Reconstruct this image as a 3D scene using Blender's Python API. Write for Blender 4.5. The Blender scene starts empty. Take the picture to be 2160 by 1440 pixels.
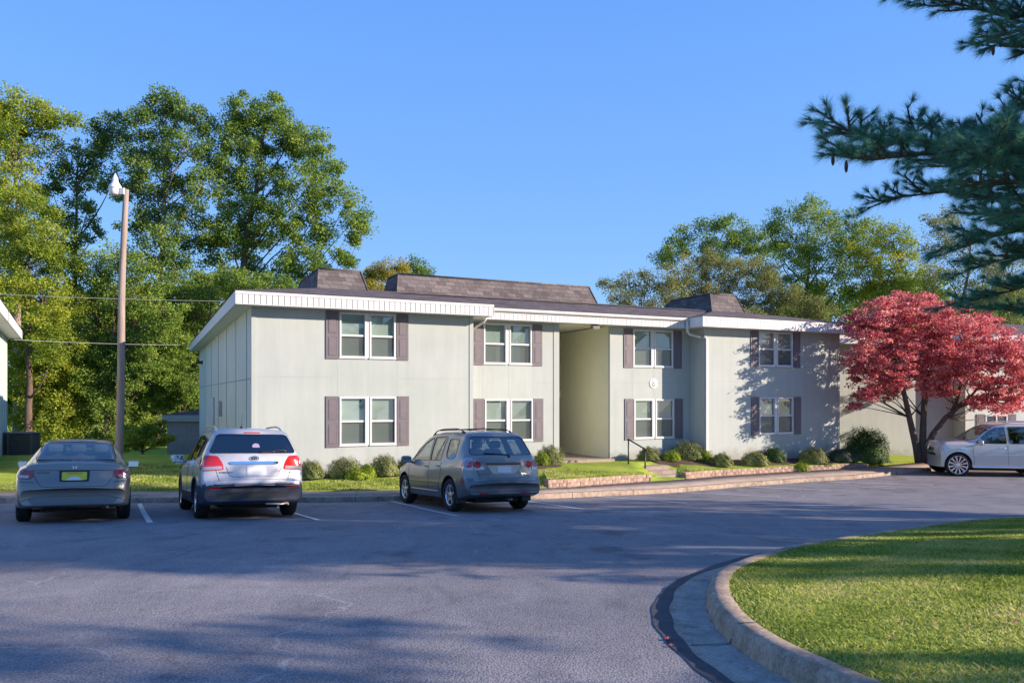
import bpy, bmesh, math, random
import numpy as np
from mathutils import Vector, Matrix
from mathutils.bvhtree import BVHTree
random.seed(7)
R = math.radians
scn = bpy.context.scene
COL = scn.collection
CAMZ = 2.93
FPX = 1641.0

# ------------------------------------------------------------------ materials
def newmat(name):
    m = bpy.data.materials.new(name); m.use_nodes = True
    nt = m.node_tree; b = nt.nodes['Principled BSDF']
    return m, nt, b
def N(nt, t, **kw):
    n = nt.nodes.new(t)
    for k, v in kw.items():
        if k.startswith('i_'): n.inputs[k[2:].replace('_', ' ')].default_value = v
        else: setattr(n, k, v)
    return n
def c4(c): return (c[0], c[1], c[2], 1)
def ramp(nt, fac, stops, interp='LINEAR'):
    r = N(nt, 'ShaderNodeValToRGB'); r.color_ramp.interpolation = interp
    el = r.color_ramp.elements
    while len(el) < len(stops): el.new(0.5)
    for e, (p, c) in zip(el, stops):
        e.position = p; e.color = c4(c) if not isinstance(c, (int, float)) else (c, c, c, 1)
    nt.links.new(fac, r.inputs[0]); return r.outputs[0]
def noise(nt, co, scale, detail=4, rough=.55, dist=0):
    n = N(nt, 'ShaderNodeTexNoise'); n.inputs['Scale'].default_value = scale
    n.inputs['Detail'].default_value = detail; n.inputs['Roughness'].default_value = rough
    n.inputs['Distortion'].default_value = dist
    nt.links.new(co, n.inputs['Vector']); return n.outputs['Fac']
def mixc(nt, fac, a, b, mode='MIX'):
    m = N(nt, 'ShaderNodeMix', data_type='RGBA', blend_type=mode)
    for s, v in ((m.inputs[0], fac), (m.inputs[6], a), (m.inputs[7], b)):
        if isinstance(v, (int, float)): s.default_value = v
        elif isinstance(v, tuple): s.default_value = c4(v)
        else: nt.links.new(v, s)
    return m.outputs[2]
def bump(nt, b, h, strength=.3, dist=.01):
    n = N(nt, 'ShaderNodeBump'); n.inputs['Strength'].default_value = strength
    n.inputs['Distance'].default_value = dist
    nt.links.new(h, n.inputs['Height']); nt.links.new(n.outputs[0], b.inputs['Normal'])
def objco(nt, scale=None):
    t = N(nt, 'ShaderNodeTexCoord')
    if scale is None: return t.outputs['Object']
    mp = N(nt, 'ShaderNodeMapping'); mp.inputs['Scale'].default_value = scale
    nt.links.new(t.outputs['Object'], mp.inputs[0]); return mp.outputs[0]
def mottled(name, c1, c2, scale=3, rough=.8, bstr=.2, bscale=60, metal=0, spec=.3, detail=5, bdist=.01, stretch=None):
    m, nt, b = newmat(name); co = objco(nt, stretch)
    f = noise(nt, co, scale, detail, .6)
    col = ramp(nt, f, [(.3, c1), (.7, c2)])
    nt.links.new(col, b.inputs['Base Color'])
    b.inputs['Roughness'].default_value = rough; b.inputs['Metallic'].default_value = metal
    b.inputs['Specular IOR Level'].default_value = spec
    if bstr: bump(nt, b, noise(nt, co, bscale, 4), bstr, bdist)
    return m
def plain(name, c, rough=.5, metal=0, spec=.5, coat=0):
    m, nt, b = newmat(name)
    b.inputs['Base Color'].default_value = c4(c); b.inputs['Roughness'].default_value = rough
    b.inputs['Metallic'].default_value = metal; b.inputs['Specular IOR Level'].default_value = spec
    b.inputs['Coat Weight'].default_value = coat; b.inputs['Coat Roughness'].default_value = .04
    return m
def carpaint(name, c, metal=.55, rough=.38, dirt=.12):
    m, nt, b = newmat(name); co = objco(nt)
    f = noise(nt, co, 2.2, 6, .65)
    dc = tuple(x * (1 - dirt) for x in c)
    nt.links.new(ramp(nt, f, [(.35, dc), (.65, c)]), b.inputs['Base Color'])
    nt.links.new(ramp(nt, noise(nt, co, 9, 4), [(.3, rough * .85), (.7, rough * 1.15)]), b.inputs['Roughness'])
    b.inputs['Metallic'].default_value = metal
    b.inputs['Coat Weight'].default_value = .8; b.inputs['Coat Roughness'].default_value = .06
    return m
def glassmat(name, tint=(.75, .82, .82), refl=1.0, rough=.0, base=.06):
    m = bpy.data.materials.new(name); m.use_nodes = True; nt = m.node_tree; nt.nodes.clear()
    o = N(nt, 'ShaderNodeOutputMaterial'); tr = N(nt, 'ShaderNodeBsdfTransparent'); gl = N(nt, 'ShaderNodeBsdfGlossy')
    tr.inputs[0].default_value = c4(tint); gl.inputs['Roughness'].default_value = rough
    gl.inputs['Color'].default_value = (refl, refl, refl, 1)
    ge = N(nt, 'ShaderNodeNewGeometry'); dt = N(nt, 'ShaderNodeVectorMath', operation='DOT_PRODUCT')
    nt.links.new(ge.outputs['Incoming'], dt.inputs[0]); nt.links.new(ge.outputs['Normal'], dt.inputs[1])
    ab = N(nt, 'ShaderNodeMath', operation='ABSOLUTE'); nt.links.new(dt.outputs['Value'], ab.inputs[0])
    om = N(nt, 'ShaderNodeMath', operation='SUBTRACT'); om.inputs[0].default_value = 1; nt.links.new(ab.outputs[0], om.inputs[1])
    pw = N(nt, 'ShaderNodeMath', operation='POWER'); pw.inputs[1].default_value = 4.2; nt.links.new(om.outputs[0], pw.inputs[0])
    ad = N(nt, 'ShaderNodeMath', operation='MULTIPLY_ADD'); ad.inputs[1].default_value = .9 - base; ad.inputs[2].default_value = .03 + base
    nt.links.new(pw.outputs[0], ad.inputs[0])
    mx = N(nt, 'ShaderNodeMixShader'); nt.links.new(ad.outputs[0], mx.inputs[0])
    nt.links.new(tr.outputs[0], mx.inputs[1]); nt.links.new(gl.outputs[0], mx.inputs[2])
    nt.links.new(mx.outputs[0], o.inputs[0]); return m
def leafmat(name, stops, transl=.35, rough=.6, big=.35, objscale=.5):
    m = bpy.data.materials.new(name); m.use_nodes = True; nt = m.node_tree
    b = nt.nodes['Principled BSDF']; o = nt.nodes['Material Output']
    a = N(nt, 'ShaderNodeAttribute'); a.attribute_name = 'tint'
    col = ramp(nt, a.outputs['Fac'], stops)
    nt.links.new(col, b.inputs['Base Color']); b.inputs['Roughness'].default_value = rough
    b.inputs['Specular IOR Level'].default_value = .25
    t = N(nt, 'ShaderNodeBsdfTranslucent'); nt.links.new(col, t.inputs[0])
    mx = N(nt, 'ShaderNodeMixShader'); mx.inputs[0].default_value = transl
    nt.links.new(b.outputs[0], mx.inputs[1]); nt.links.new(t.outputs[0], mx.inputs[2])
    nt.links.new(mx.outputs[0], o.inputs[0]); return m

# ------------------------------------------------------------------ object helpers
def tag(o, label=None, cat=None, group=None, kind=None):
    if label: o['label'] = label
    if cat: o['category'] = cat
    if group: o['group'] = group
    if kind: o['kind'] = kind
    return o
def empty(name, loc=(0, 0, 0), rz=0):
    o = bpy.data.objects.new(name, None); COL.objects.link(o)
    o.location = loc; o.rotation_euler = (0, 0, rz); o.empty_display_size = .3
    return o
def link(name, me, mat=None, parent=None, mats=None):
    o = bpy.data.objects.new(name, me); COL.objects.link(o)
    for mm in (mats or [mat]):
        if mm: me.materials.append(mm)
    if parent is not None: o.parent = parent
    return o
class MB:
    def __init__(s): s.v = []; s.f = []; s.m = []; s.sm = []; s.cur = 0; s.smooth = False
    def add(s, vs, fs):
        n = len(s.v); s.v += [tuple(v) for v in vs]
        for f in fs:
            s.f.append(tuple(i + n for i in f)); s.m.append(s.cur); s.sm.append(s.smooth)
        return s
    def box(s, x0, x1, y0, y1, z0, z1):
        if x0 > x1: x0, x1 = x1, x0
        if y0 > y1: y0, y1 = y1, y0
        if z0 > z1: z0, z1 = z1, z0
        return s.add([(x0, y0, z0), (x1, y0, z0), (x1, y1, z0), (x0, y1, z0), (x0, y0, z1), (x1, y0, z1), (x1, y1, z1), (x0, y1, z1)],
                     [(0, 3, 2, 1), (4, 5, 6, 7), (0, 1, 5, 4), (1, 2, 6, 5), (2, 3, 7, 6), (3, 0, 4, 7)])
    def obox(s, c, ax, ay, az):
        c = Vector(c); ax, ay, az = Vector(ax), Vector(ay), Vector(az)
        vs = [c + i * ax + j * ay + k * az for k in (-1, 1) for (i, j) in ((-1, -1), (1, -1), (1, 1), (-1, 1))]
        return s.add(vs, [(0, 3, 2, 1), (4, 5, 6, 7), (0, 1, 5, 4), (1, 2, 6, 5), (2, 3, 7, 6), (3, 0, 4, 7)])
    def quad(s, a, b, c, d): return s.add([a, b, c, d], [(0, 1, 2, 3)])
    def poly(s, pts): return s.add(pts, [tuple(range(len(pts)))])
    def tube(s, pts, rad, n=8, cap=True):
        pts = [Vector(p) for p in pts]
        if isinstance(rad, (int, float)): rad = [rad] * len(pts)
        sm = s.smooth; s.smooth = True
        vs = []; fs = []; prev = None
        for i, p in enumerate(pts):
            t = (pts[min(i + 1, len(pts) - 1)] - pts[max(i - 1, 0)])
            if t.length < 1e-9: t = Vector((0, 0, 1))
            t.normalize()
            if prev is None:
                a = t.orthogonal().normalized()
            else:
                a = prev - t * prev.dot(t)
                a = a.normalized() if a.length > 1e-6 else t.orthogonal().normalized()
            prev = a; b = t.cross(a)
            for k in range(n):
                an = 2 * math.pi * k / n
                vs.append(p + (a * math.cos(an) + b * math.sin(an)) * rad[i])
        for i in range(len(pts) - 1):
            for k in range(n):
                k2 = (k + 1) % n
                fs.append((i * n + k, i * n + k2, (i + 1) * n + k2, (i + 1) * n + k))
        if cap:
            fs.append(tuple(range(n - 1, -1, -1))); L = (len(pts) - 1) * n; fs.append(tuple(L + k for k in range(n)))
        s.add(vs, fs); s.smooth = sm; return s
    def lathe(s, prof, n=24, axis='z', c=(0, 0, 0), closed=False):
        vs = []; fs = []; sm = s.smooth; s.smooth = True
        for (r, h) in prof:
            for k in range(n):
                a = 2 * math.pi * k / n; x, y = r * math.cos(a), r * math.sin(a)
                vs.append({'z': (c[0] + x, c[1] + y, c[2] + h), 'y': (c[0] + x, c[1] + h, c[2] - y), 'x': (c[0] + h, c[1] + x, c[2] + y)}[axis])
        m = len(prof)
        for i in range(m if closed else m - 1):
            j = (i + 1) % m
            for k in range(n):
                k2 = (k + 1) % n; fs.append((i * n + k, i * n + k2, j * n + k2, j * n + k))
        s.add(vs, fs); s.smooth = sm; return s
    def disc(s, c, r, axis='y', n=24):
        vs = []
        for k in range(n):
            a = 2 * math.pi * k / n; x, y = r * math.cos(a), r * math.sin(a)
            vs.append({'z': (c[0] + x, c[1] + y, c[2]), 'y': (c[0] + x, c[1], c[2] + y), 'x': (c[0], c[1] + x, c[2] + y)}[axis])
        return s.add(vs, [tuple(range(n))])
    def mesh(s, name):
        me = bpy.data.meshes.new(name); me.from_pydata(s.v, [], s.f)
        me.polygons.foreach_set('material_index', s.m); me.polygons.foreach_set('use_smooth', s.sm)
        me.update(); return me
    def build(s, name, mat=None, parent=None, mats=None, bevel=0):
        o = link(name, s.mesh(name), mat, parent, mats)
        if bevel:
            md = o.modifiers.new('b', 'BEVEL'); md.width = bevel; md.segments = 2; md.limit_method = 'ANGLE'; md.harden_normals = False
        return o
def interp(tab, x):
    if x <= tab[0][0]: return tab[0][1]
    for (a, p), (b, q) in zip(tab, tab[1:]):
        if x <= b: return p + (q - p) * (x - a) / (b - a)
    return tab[-1][1]
def sstep(t): t = max(0, min(1, t)); return t * t * (3 - 2 * t)

# ------------------------------------------------------------------ terrain functions (world: X right, Y depth, Z up)
HT = [(-60, 1.35), (0, 1.45), (4, 1.55), (6.5, 1.68), (9, 1.85), (13, 2.15), (15, 2.32), (16.3, 2.42), (19, 2.58), (21, 2.72), (23.3, 2.87), (26, 2.93), (900, 2.93)]
def lotZ(y): # smoothed slope of the car park
    return CAMZ - (interp(HT, y - .7) + interp(HT, y) * 2 + interp(HT, y + .7)) / 4
def at(px, py, Y): return Vector(((px - 1080) / FPX * Y, Y, CAMZ + (836 - py) / FPX * Y))
def onlot(px, py, dz=0):
    z = 15.
    for _ in range(80): z = .5 * z + .5 * FPX * (CAMZ - lotZ(z) - dz) / (py - 836)
    return ((px - 1080) / FPX * z, z)
CURB = [(-80, 17.6), (-30, 17.9), (-15.2, 18.2)] + [onlot(*p) for p in [(0, 1061), (300, 1060), (500, 1060), (690, 1059), (850, 1056), (1000, 1054), (1145, 1052), (1250, 1047), (1400, 1040), (1550, 1027), (1700, 1016), (1800, 1010), (1985, 991)]] + [(26, 36), (60, 55), (90, 72)]
SWW = [(-80, 1.2), (0, 1.2), (1.5, 1.3), (4, 2.0), (8, 2.2), (12, 2.2), (14, 2.0), (90, 2)]
def curbY(x): return interp(CURB, x)
def swW(x): return interp(SWW, x)
def swZ(x): return lotZ(curbY(x)) + .13
def grade(x): return CAMZ - (2.33 + .22 * sstep((x - 11) / 6))
def wallrise(x):
    if 1.0 < x < 4.5: return .21
    if 5.75 < x < 14.0: return .21 - .05 * (x - 5.7) / 8
    return 0
def back_drop(x, y): return 1.75 * sstep((-9.5 - x) / 3) * max(0, min(1, (y - 31) / 24))
def lawnZ(x, y):
    e0 = curbY(x) + swW(x); t = y - e0; e = swZ(x) + wallrise(x)
    return e - back_drop(x, y) + (grade(x) - e) * sstep(t / 2.6) + .015 * math.sin(x * 1.3 + y * .7) * sstep(t)

# ------------------------------------------------------------------ building frame
PHI = R(25.2); P0 = Vector((-7.35, 22.0, CAMZ - 2.33))
CU, SU = math.cos(PHI), math.sin(PHI)
def bw(s, d, z=0): return Vector((P0.x + s * CU - d * SU, P0.y + s * SU + d * CU, P0.z + z))
def bpx(px, d):   # photo column -> distance along the facade plane at depth d
    r = (px - 1080) / FPX; x0 = P0.x - SU * d; z0 = P0.y + CU * d
    return (r * z0 - x0) / (CU - r * SU)
# ------------------------------------------------------------------ camera, sky, sun
cam = bpy.data.cameras.new('Camera'); co = bpy.data.objects.new('Camera', cam); COL.objects.link(co)
co.location = (0, 0, CAMZ); co.rotation_euler = (R(90), 0, 0)
cam.sensor_width = 36; cam.lens = FPX / 2160 * 36; cam.shift_y = (836 - 720) / 2160
cam.clip_end = 5000; scn.camera = co
SUN_EL = 18.5
sdir = Vector((.983, -.187, 0)).normalized() * math.cos(R(SUN_EL)) + Vector((0, 0, math.sin(R(SUN_EL))))
sl = bpy.data.lights.new('Sun', 'SUN'); so = bpy.data.objects.new('Sun', sl); COL.objects.link(so)
sl.energy = 5.0; sl.angle = R(.5); sl.color = (1, .845, .70)
so.rotation_euler = sdir.to_track_quat('Z', 'Y').to_euler(); so.location = (40, -10, 30)
w = bpy.data.worlds.new('World'); scn.world = w; w.use_nodes = True; nt = w.node_tree
sky = N(nt, 'ShaderNodeTexSky', sky_type='NISHITA'); sky.sun_disc = False
sky.sun_elevation = R(SUN_EL + 10); sky.sun_rotation = math.atan2(sdir.x, sdir.y)
sky.sun_elevation = R(SUN_EL)
sky.air_density = 1.0; sky.dust_density = .3; sky.ozone_density = 3.0; sky.altitude = 300
bg = nt.nodes['Background']; bg.inputs['Strength'].default_value = .15
hs = N(nt, 'ShaderNodeHueSaturation'); hs.inputs['Saturation'].default_value = 1.28; hs.inputs['Value'].default_value = 1.0
nt.links.new(sky.outputs[0], hs.inputs['Color'])
tc = N(nt, 'ShaderNodeTexCoord'); sz = N(nt, 'ShaderNodeSeparateXYZ'); nt.links.new(tc.outputs['Generated'], sz.inputs[0])
grd = ramp(nt, sz.outputs[2], [(0.0, (.36, .56, .93)), (.12, (.27, .50, .95)), (.45, (.175, .40, .99)), (1.0, (.10, .28, .85))])
vm = N(nt, 'ShaderNodeVectorMath', operation='SCALE'); nt.links.new(grd, vm.inputs[0]); vm.inputs['Scale'].default_value = 3.45
nt.links.new(mixc(nt, .80, hs.outputs[0], vm.outputs[0]), bg.inputs[0])
vs = scn.view_settings; vs.view_transform = 'Standard'; vs.look = 'None'; vs.exposure = 1.0; vs.gamma = 1

# ------------------------------------------------------------------ ground materials
def asphalt_mat():
    m, nt, b = newmat('asphalt'); co = objco(nt)
    big = noise(nt, co, .35, 5, .6); mid = noise(nt, objco(nt, (1, .45, 1)), 2.2, 6, .65, .6)
    fine = noise(nt, co, 170, 2, .6); vf = N(nt, 'ShaderNodeTexVoronoi'); vf.inputs['Scale'].default_value = 70
    nt.links.new(co, vf.inputs['Vector'])
    base = ramp(nt, big, [(.3, (.205, .192, .200)), (.7, (.30, .275, .272))])
    base = mixc(nt, .5, base, ramp(nt, mid, [(.28, (.25, .26, .30)), (.43, (.82, .82, .84)), (.55, (1, 1, 1)), (.75, (1.4, 1.35, 1.3))]), 'MULTIPLY')
    spk = ramp(nt, vf.outputs['Distance'], [(.06, (2.1, 2.0, 1.95)), (.28, (1.05, 1.05, 1.05)), (.75, (.55, .56, .60))])
    base = mixc(nt, .85, base, spk, 'MULTIPLY')
    base = mixc(nt, .6, base, ramp(nt, fine, [(.35, (.6, .6, .6)), (.65, (1.35, 1.35, 1.35))]), 'MULTIPLY')
    # wandering cracks, some of them whitish
    dn = N(nt, 'ShaderNodeTexNoise'); dn.inputs['Scale'].default_value = .9; dn.inputs['Detail'].default_value = 6; nt.links.new(co, dn.inputs['Vector'])
    va = N(nt, 'ShaderNodeVectorMath', operation='MULTIPLY_ADD'); nt.links.new(dn.outputs['Color'], va.inputs[0])
    va.inputs[1].default_value = (1.6, 1.6, 0); nt.links.new(co, va.inputs[2])
    vc = N(nt, 'ShaderNodeTexVoronoi', feature='DISTANCE_TO_EDGE'); vc.inputs['Scale'].default_value = .22; nt.links.new(va.outputs[0], vc.inputs['Vector'])
    line = ramp(nt, vc.outputs['Distance'], [(.0, .75), (.0005, .6), (.0013, 0.)])
    gate = ramp(nt, noise(nt, co, .5, 2), [(.50, 0.), (.56, 1.)])
    lw = mixc(nt, 1.0, line, gate, 'MULTIPLY')
    base = mixc(nt, lw, base, (.34, .33, .32))
    # oil spots and stains
    st = ramp(nt, noise(nt, objco(nt, (1, .8, 1)), 1.1, 3, .5), [(.62, 0.), (.70, .65)])
    base = mixc(nt, st, base, (.09, .085, .095))
    nt.links.new(base, b.inputs['Base Color']); b.inputs['Roughness'].default_value = .85
    b.inputs['Specular IOR Level'].default_value = .25
    bump(nt, b, vf.outputs['Distance'], .5, .006); return m
def grass_mat():
    m, nt, b = newmat('lawn_grass'); co = objco(nt)
    f = noise(nt, co, .8, 5, .6); g = noise(nt, co, 28, 4, .7)
    c = ramp(nt, f, [(.3, (.18, .25, .04)), (.5, (.26, .33, .055)), (.72, (.36, .41, .09))])
    c = mixc(nt, .8, c, ramp(nt, g, [(.3, (.55, .6, .5)), (.7, (1.5, 1.45, 1.2))]), 'MULTIPLY')
    nt.links.new(c, b.inputs['Base Color']); b.inputs['Roughness'].default_value = .9; b.inputs['Specular IOR Level'].default_value = .1
    bump(nt, b, g, 1.0, .04); return m
def concrete_mat(name, c1, c2, scale=2.5, bscale=70):
    m, nt, b = newmat(name); co = objco(nt)
    c = ramp(nt, noise(nt, co, scale, 7, .7), [(.3, c1), (.68, c2)])
    c = mixc(nt, .6, c, ramp(nt, noise(nt, co, bscale, 3), [(.35, (.7, .7, .7)), (.65, (1.2, 1.2, 1.2))]), 'MULTIPLY')
    st = ramp(nt, noise(nt, co, 2.3, 7, .8), [(.50, 0.), (.68, .75)])
    c = mixc(nt, st, c, tuple(x * .45 for x in c1))
    c = mixc(nt, ramp(nt, noise(nt, objco(nt, (9, 9, 1.5)), 3, 6, .75), [(.52, 0.), (.66, .5)]), c, tuple(x * .35 for x in c1))
    nt.links.new(c, b.inputs['Base Color']); b.inputs['Roughness'].default_value = .88; b.inputs['Specular IOR Level'].default_value = .2
    bump(nt, b, noise(nt, co, bscale * .7, 5, .7), .5, .01); return m
M_asph = asphalt_mat(); M_grass = grass_mat()
M_conc = concrete_mat('sidewalk_concrete', (.30, .235, .19), (.42, .33, .27))
M_kerb = concrete_mat('kerb_concrete', (.24, .175, .13), (.46, .36, .27), 7, 50)
M_pan = concrete_mat('gutter_concrete', (.24, .22, .20), (.36, .34, .31), 5, 60)
M_mulch = mottled('mulch', (.05, .030, .022), (.14, .085, .06), 22, .95, .9, 60, bdist=.03)
M_paint = None
def paint_mat():
    m, nt, b = newmat('road_paint'); co = objco(nt)
    c = ramp(nt, noise(nt, co, 14, 6, .7), [(.36, (.17, .16, .16)), (.47, (.60, .58, .56)), (.8, (.78, .76, .73))])
    nt.links.new(c, b.inputs['Base Color']); b.inputs['Roughness'].default_value = .7; return m
M_paint = paint_mat()

def struct(o, kind='structure'): o['kind'] = kind; return o
# far ground sheet
g = MB(); g.quad((-1500, -400, -.6), (1500, -400, -.6), (1500, 2500, -.6), (-1500, 2500, -.6)); struct(g.build('ground', M_grass))
# car park: grid from behind the camera up to the kerb
def xs_cols():
    xs = [-80, -60, -45, -35, -30]
    x = -26.
    while x < 26: xs.append(round(x, 3)); x += .5
    return xs + [26, 32, 40, 50, 65, 90]
XC = sorted(set(xs_cols() + [.99, 1.0, 1.01, 4.49, 4.5, 5.74, 5.75, 13.99, 14.0]))
def gridmesh(name, rows, mat):
    nr = len(rows[0]); v = [p for r in rows for p in r]; f = []
    for i in range(len(rows) - 1):
        for j in range(nr - 1): f.append((i * nr + j, (i + 1) * nr + j, (i + 1) * nr + j + 1, i * nr + j + 1))
    me = bpy.data.meshes.new(name); me.from_pydata(v, [], f); me.update(); me.polygons.foreach_set('use_smooth', [True] * len(f))
    return struct(link(name, me, mat))
rows = []
YR = [-60, -30, -15, -8, -4, -2, 0] + [i * .25 for i in range(1, 119)]
for x in XC:
    cy = curbY(x) + .05; k = cy / 30.
    rows.append([(x, y if y <= 0 else y / 29.5 * cy, lotZ(y if y <= 0 else y / 29.5 * cy)) for y in YR])
road = gridmesh('car_park_asphalt', rows, M_asph)
# kerb (rounded top edge) and sidewalk
def ribbon(name, prof, mat, xs=XC):   # prof(x) -> list of (y, z)
    return gridmesh(name, [[(x, y, z) for (y, z) in prof(x)] for x in xs], mat)
XF = sorted(set([x + dx for x in XC for dx in (0, .25) if x < 26] + XC))
def kprof(x):
    y = curbY(x); t = swZ(x); j = .004 * math.sin(x * 5.1) + .004 * math.sin(x * 12.7)
    return [(y + j, lotZ(y) - .1), (y + .012 + j, t - .03), (y + .035 + j, t - .006), (y + .06, t + .002), (y + .17, t + .003), (y + .172, t - .05)]
ribbon('kerb', kprof, M_kerb, XF)
ribbon('sidewalk', lambda x: [(curbY(x) + .176, swZ(x) - .05), (curbY(x) + .18, swZ(x)), (curbY(x) + swW(x) + .06, swZ(x) + .002), (curbY(x) + swW(x) + .07, swZ(x) - .1)], M_conc)
# expansion joints in kerb and sidewalk
j = MB()
x = -24.
while x < 18:
    y0 = curbY(x); w_ = swW(x); z = swZ(x)
    sl_ = (curbY(x + .2) - curbY(x - .2)) / .4
    def P(t, dz, dx=0): return (x + dx - sl_ * t * .5, y0 + t, z + dz)
    j.quad(P(.02, .0065), P(.02, .0065, .012), P(w_, .0065, .012), P(w_, .0065))
    j.quad((x, y0 - .003, lotZ(y0)), (x + .012, y0 - .003, lotZ(y0)), (x + .012, y0 + .008, z - .01), (x, y0 + .008, z - .01))
    x += 1.83
struct(j.build('sidewalk_joints', plain('joint_dark', (.05, .04, .035), .95)))
# lawn behind the sidewalk
T = [0, .02, .15, .4, .7, 1, 1.3, 1.6, 2, 2.4, 2.8, 3.4, 4.5, 6, 9, 11, 14, 18, 22, 27, 32, 36, 40, 80, 200, 600]
rows = []
for x in XC:
    e0 = curbY(x) + swW(x)
    rows.append([(x, e0 + .02, swZ(x) - .06)] + [(x, e0 + .03 + t, lawnZ(x, e0 + .03 + t) + .02) for t in T])
lawn = gridmesh('lawn', rows, M_grass)
# mulch beds along the front wall
mu = []
for (s0, s1) in ((-.4, 9.7), (13.6, 24.0)):
    n = int((s1 - s0) / .3); rws = []
    for i in range(n + 1):
        s = s0 + (s1 - s0) * i / n; base = .88 if 6.73 < s < 16.02 else 0; r = []
        wd = (1.2 if s < 9 else .95) + .12 * math.sin(s * 2.1) + .1 * math.sin(s * 5.3)
        if i in (0, n): wd = .7
        for k in range(6):
            d = .9 - (wd + .9) * k / 5
            p = bw(s, d); zz = lawnZ(p.x, p.y) + (.055 if k < 5 else -.03) + random.uniform(-.01, .01)
            r.append((p.x, p.y, zz))
        rws.append(r)
    gridmesh('mulch_bed', rws, M_mulch)
# parking lines
def strip(p, q, wd=.1, name='parking_line', mat=M_paint):
    p = Vector((p[0], p[1])); q = Vector((q[0], q[1])); d = (q - p).normalized(); nrm = Vector((-d.y, d.x)) * wd / 2
    n = max(2, int((q - p).length / .3)); v = []; f = []
    for i in range(n + 1):
        c = p.lerp(q, i / n)
        for s in (-1, 1):
            e = c + nrm * s * (1 + .06 * math.sin(i * 2.3 + s)); v.append((e.x, e.y, lotZ(e.y) + .009))
        if i: f.append((2 * i - 2, 2 * i - 1, 2 * i + 1, 2 * i))
    me = bpy.data.meshes.new(name); me.from_pydata(v, [], f); return struct(link(name, me, mat))
for (a, b_) in [((294, 1062), (317, 1103)), ((815, 1055), (965, 1088)), ((1225, 1044), (1450, 1062)), ((1400, 1036), (1645, 1048)), ((1580, 1027), (1810, 1036)), ((1742, 1016), (1969, 1023))]:
    strip(onlot(*a), onlot(*b_))
for (a, hd, L) in [((672, 1097), -27.5, 5.6), ((1235, 1075), -26, 4.4), ((60, 1112), -28, 5.4)]:
    e = onlot(*a)
    if a[0] == 60: e = (-8.75, 11.7)
    strip(e, (e[0] + math.sin(R(hd)) * L, e[1] + math.cos(R(hd)) * L))
# worn accessibility marking near the far stall: short faint strokes
for (a, b_) in [((1815, 1027.5), (1862, 1028.5)), ((1840, 1024.5), (1880, 1026)), ((1862, 1030), (1888, 1029))]:
    strip(onlot(*a), onlot(*b_), .07, 'worn_stall_marking')

# ------------------------------------------------------------------ foreground island: kerb, gutter pan, turf
EDGE = [onlot(px, py, .15) for (px, py) in [(2160, 1090), (2000, 1103), (1850, 1125), (1720, 1145), (1640, 1165), (1560, 1195), (1537, 1225), (1545, 1260), (1580, 1300), (1650, 1345), (1750, 1390), (1870, 1440)]]
EDGE = [(30, 14.6), (20, 14.2), (14, 13.6), (10.5, 12.9)] + EDGE + [(2.25, 2.7), (3.0, 1.4), (4.5, 0.2), (7, -.8), (12, -1.5), (30, -2)]
def catmull(pts, n=6):
    o = []
    P_ = [pts[0]] + list(pts) + [pts[-1]]
    for i in range(1, len(P_) - 2):
        p0, p1, p2, p3 = [Vector(P_[k]) for k in (i - 1, i, i + 1, i + 2)]
        for k in range(n):
            t = k / n
            o.append(.5 * ((2 * p1) + (-p0 + p2) * t + (2 * p0 - 5 * p1 + 4 * p2 - p3) * t * t + (-p0 + 3 * p1 - 3 * p2 + p3) * t ** 3))
    o.append(Vector(pts[-1])); return o
EC = catmull(EDGE, 6)
EN = []
for i in range(len(EC)):
    t = (EC[min(i + 1, len(EC) - 1)] - EC[max(i - 1, 0)]).normalized()
    EN.append(Vector((t.y, -t.x)))            # candidate outward normal
cen = Vector((9, 6))
EN = [n if (cen - p).dot(n) < 0 else -n for n, p in zip(EN, EC)]
def kerbZ(p): return lotZ(p.y)
random.seed(3)
krows, prow, crow = [], [], []
for i, (p, n) in enumerate(zip(EC, EN)):
    jt = .006 * math.sin(i * 1.9) + random.uniform(-.007, .007)
    def Q(o, dz): q = p + n * o; return (q.x, q.y, kerbZ(p + n * max(0, o)) + dz)
    krows.append([Q(-.03, .06), Q(-.012, .14), Q(.01, .152), Q(.09, .155 + jt * .3), Q(.125 + jt, .146 + jt * .3), Q(.15 + jt, .118), Q(.175 + jt * .6, .02), Q(.18, -.08)])
    prow.append([Q(.176, .022), Q(.30, .012), Q(.445 + .012 * math.sin(i * 1.1), .014), Q(.46, -.06)])
gridmesh('island_kerb', krows, M_kerb); gridmesh('island_gutter', prow, M_pan)
jm = MB()
for p, n in [(EC[i], EN[i]) for i in (46, 74, 92) if i < len(EC)]:
    t = Vector((-n.y, n.x)) * .011
    def Q(o, dz, s): q = p + n * o + t * s; return (q.x, q.y, kerbZ(p + n * max(0, o)) + dz)
    jm.quad(Q(0, .160, -.6), Q(0, .160, .6), Q(.125, .158, .6), Q(.125, .158, -.6))
    jm.quad(Q(.13, .155, -.6), Q(.13, .155, .6), Q(.186, .024, .6), Q(.186, .024, -.6))
    jm.quad(Q(.18, .026, -.6), Q(.18, .026, .6), Q(.44, .018, .6), Q(.44, .018, -.6))
struct(jm.build('kerb_joints', plain('joint_dark_near', (.03, .025, .022), .95)))
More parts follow.
